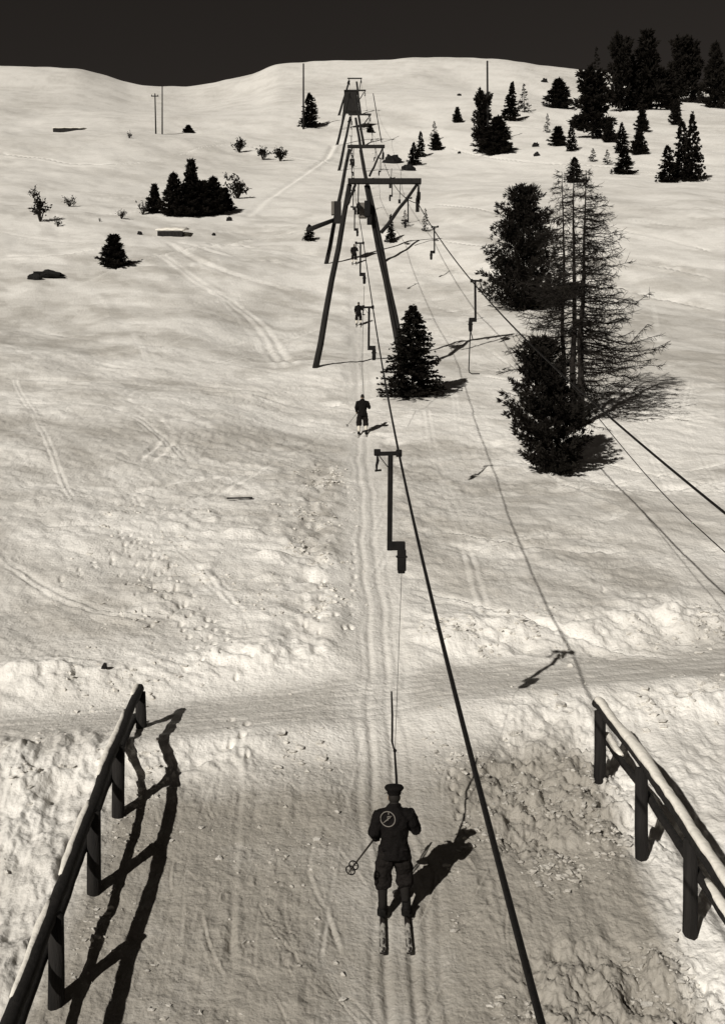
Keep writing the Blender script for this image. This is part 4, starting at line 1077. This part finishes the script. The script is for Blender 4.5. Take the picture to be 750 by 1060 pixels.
def make_pole(label, a, b, dang=True):
    """grip at a, point at b"""
    a = Vector(a); b = Vector(b); o = a.lerp(b, .5)
    t = empty('ski_pole', o, 0, label, 'ski pole', 'ski poles carried by the skiers'); a = a - o; b = b - o; d = (b - a).normalized()
    MB().tube([a, a.lerp(b, .5), b], [.010, .0105, .007], 8).build('shaft', M['bamboo'], t, True)
    MB().tube([a - d*.01, a + d*.12], .015, 8).build('grip', M['boot'], t, True)
    _, x, z = rot_frame(d); c = b - d * .10
    m = MB(); Mx = Matrix((x, z, d)).transposed(); m.ring(c, .062, .009, Mx); m.tube([c - x*.062, c + x*.062], .004, 5); m.tube([c - z*.062, c + z*.062], .004, 5); m.build('basket', M['boot'], t, True)
    if dang:
        m = MB(); e = a + d * .04; m.tube([e, e + Vector((.02, 0, -.07)), e + Vector((-.01, .02, -.14)), e + Vector((-.035, .01, -.08)), e], .004, 5); m.build('strap', M['boot'], t, True)
    return t

big = make_skier('large dark skier in foreground with peaked cap and white ring badge on his back', True, True)
BX, BY = (407.5 - 375) / 76.0, 15.0
slope = math.atan(.274)
bz = gz(BX, BY) + .045
big.location = (BX, BY, bz); big.rotation_euler = (0, 0, R(2)); big.scale = (.985, .985, .97)
def skis(x, y, z, names, sp=.163, sc=1.0, src=None):
    out = []
    for i, s_ in enumerate((-1, 1)):
        k = make_ski(names[i]) if src is None else copy_tree(src[i]); k['label'] = names[i]
        k.location = (x + s_ * sp * sc, y, z - .032); k.rotation_euler = (slope * 1.0 if y < 70 else math.atan(.36), 0, R(.8 if i else -.6)); k.scale = (sc,)*3; out.append(k)
    return out
sk = skis(BX, BY, bz, ('left snow flecked ski under the large foreground skier', 'right snow flecked ski under the large foreground skier'))
for k, nm, off in ((0, 'upper', Vector((0, 0, 0))), (1, 'lower', Vector((-.035, -.03, -.045)))):
    a = Vector((-.06, .62, 1.10)) + off; b = Vector((-.58, -.62, .80)) + off * 1.2
    make_pole('%s of the two ski poles tucked under the large skier\'s left arm' % nm, Vector((BX, BY, bz)) + a, Vector((BX, BY, bz)) + b)
# tow rope and stick from the nearest hanger to the big skier
inv = lambda v, h: (v - Vector(h.location)) / h.scale[0]
st = [pt(411, 838, 15.22), pt(410, 806, 15.45), pt(408.3, 779, 15.85)]
MB().tube([inv(v, h1) for v in st], [.020, .020, .016], 7).build('tow_stick', M['iron'], h1, True)
m = MB(); m.ell(inv(pt(408.5, 777, 15.85), h1), (.028, .028, .03), 10, 7); m.build('rope_knot', M['iron'], h1, True)
st = [pt(408, 777, 15.9), pt(405.6, 768, 16.0), pt(405.8, 740, 16.3), pt(405, 716, 16.6)]
MB().tube([inv(v, h1) for v in st], [.013, .017, .017, .014], 7).build('tow_bar', M['iron'], h1, True)
MB().tube([inv(pt(408.6, 776, 15.85), h1), Vector((.045, 0, -1.98))], .0045, 5).build('tow_rope', M['cable'], h1, True)

sm_ = make_skier('skier below the nearest tower, bareheaded with white socks, on the tow', False, False, 'sockl', ((-.27, -.03, 1.16), (.30, .03, 1.17)), ((-.25, .12, .98), (.10, .26, 1.38)))
def put_skier(o, px, py, sc, names, lab=None, src=None):
    p = at(px, py); z = gz(p.x, p.y) + .045 * sc
    o.location = (p.x, p.y, z); o.scale = (sc,)*3; o.rotation_euler = (0, 0, R(3))
    if lab: o['label'] = lab
    return p, z, skis(p.x, p.y, z, names, .163, sc, src)
p, z, s2 = put_skier(sm_, 375, 447, 1.0, ('left ski of the skier below the nearest tower', 'right ski of the skier below the nearest tower'), None, sk)
c = Vector((p.x, p.y, z)); make_pole('ski pole trailing to the left of the skier below the nearest tower', c + Vector((-.20, .15, .98)), c + Vector((-.72, -.25, .28)), False)
MB().tube([inv(v, h3) for v in (c + Vector((.07, .28, 1.4)), pt(374.9, 385, 46.2), pt(375.2, 350, 48.5), Vector(h3.location) + Vector((.04, 0, -1.95)))], .011, 5).build('tow_rope', M['cable'], h3, True)
for px, py, hpx, lab in ((371, 334, 24, 'skier between the legs of the nearest tower, lower one beside a hanger'),
                         (366.5, 272, 20.5, 'skier higher up inside the frame of the nearest tower'),
                         (363.5, 172, 9, 'tiny skier far up between the second and third towers')):
    q = at(px, py); sc = min(1.12, size(q, hpx) / 1.76)
    put_skier(copy_tree(sm_), px, py, sc, ('left ski of the ' + lab.split(',')[0], 'right ski of the ' + lab.split(',')[0]), lab, sk)

# small things on the snow
p = at(248, 517); m = MB(); m.bar((-.42, 0, .05), (.42, .05, .07), .14, .05); o = m.build('plank', M['wood'], None, bevel=.01); o.location = (p.x, p.y, gz(p.x, p.y)); tag(o, 'short dark plank lying alone on the snow left of the tow track', 'plank')
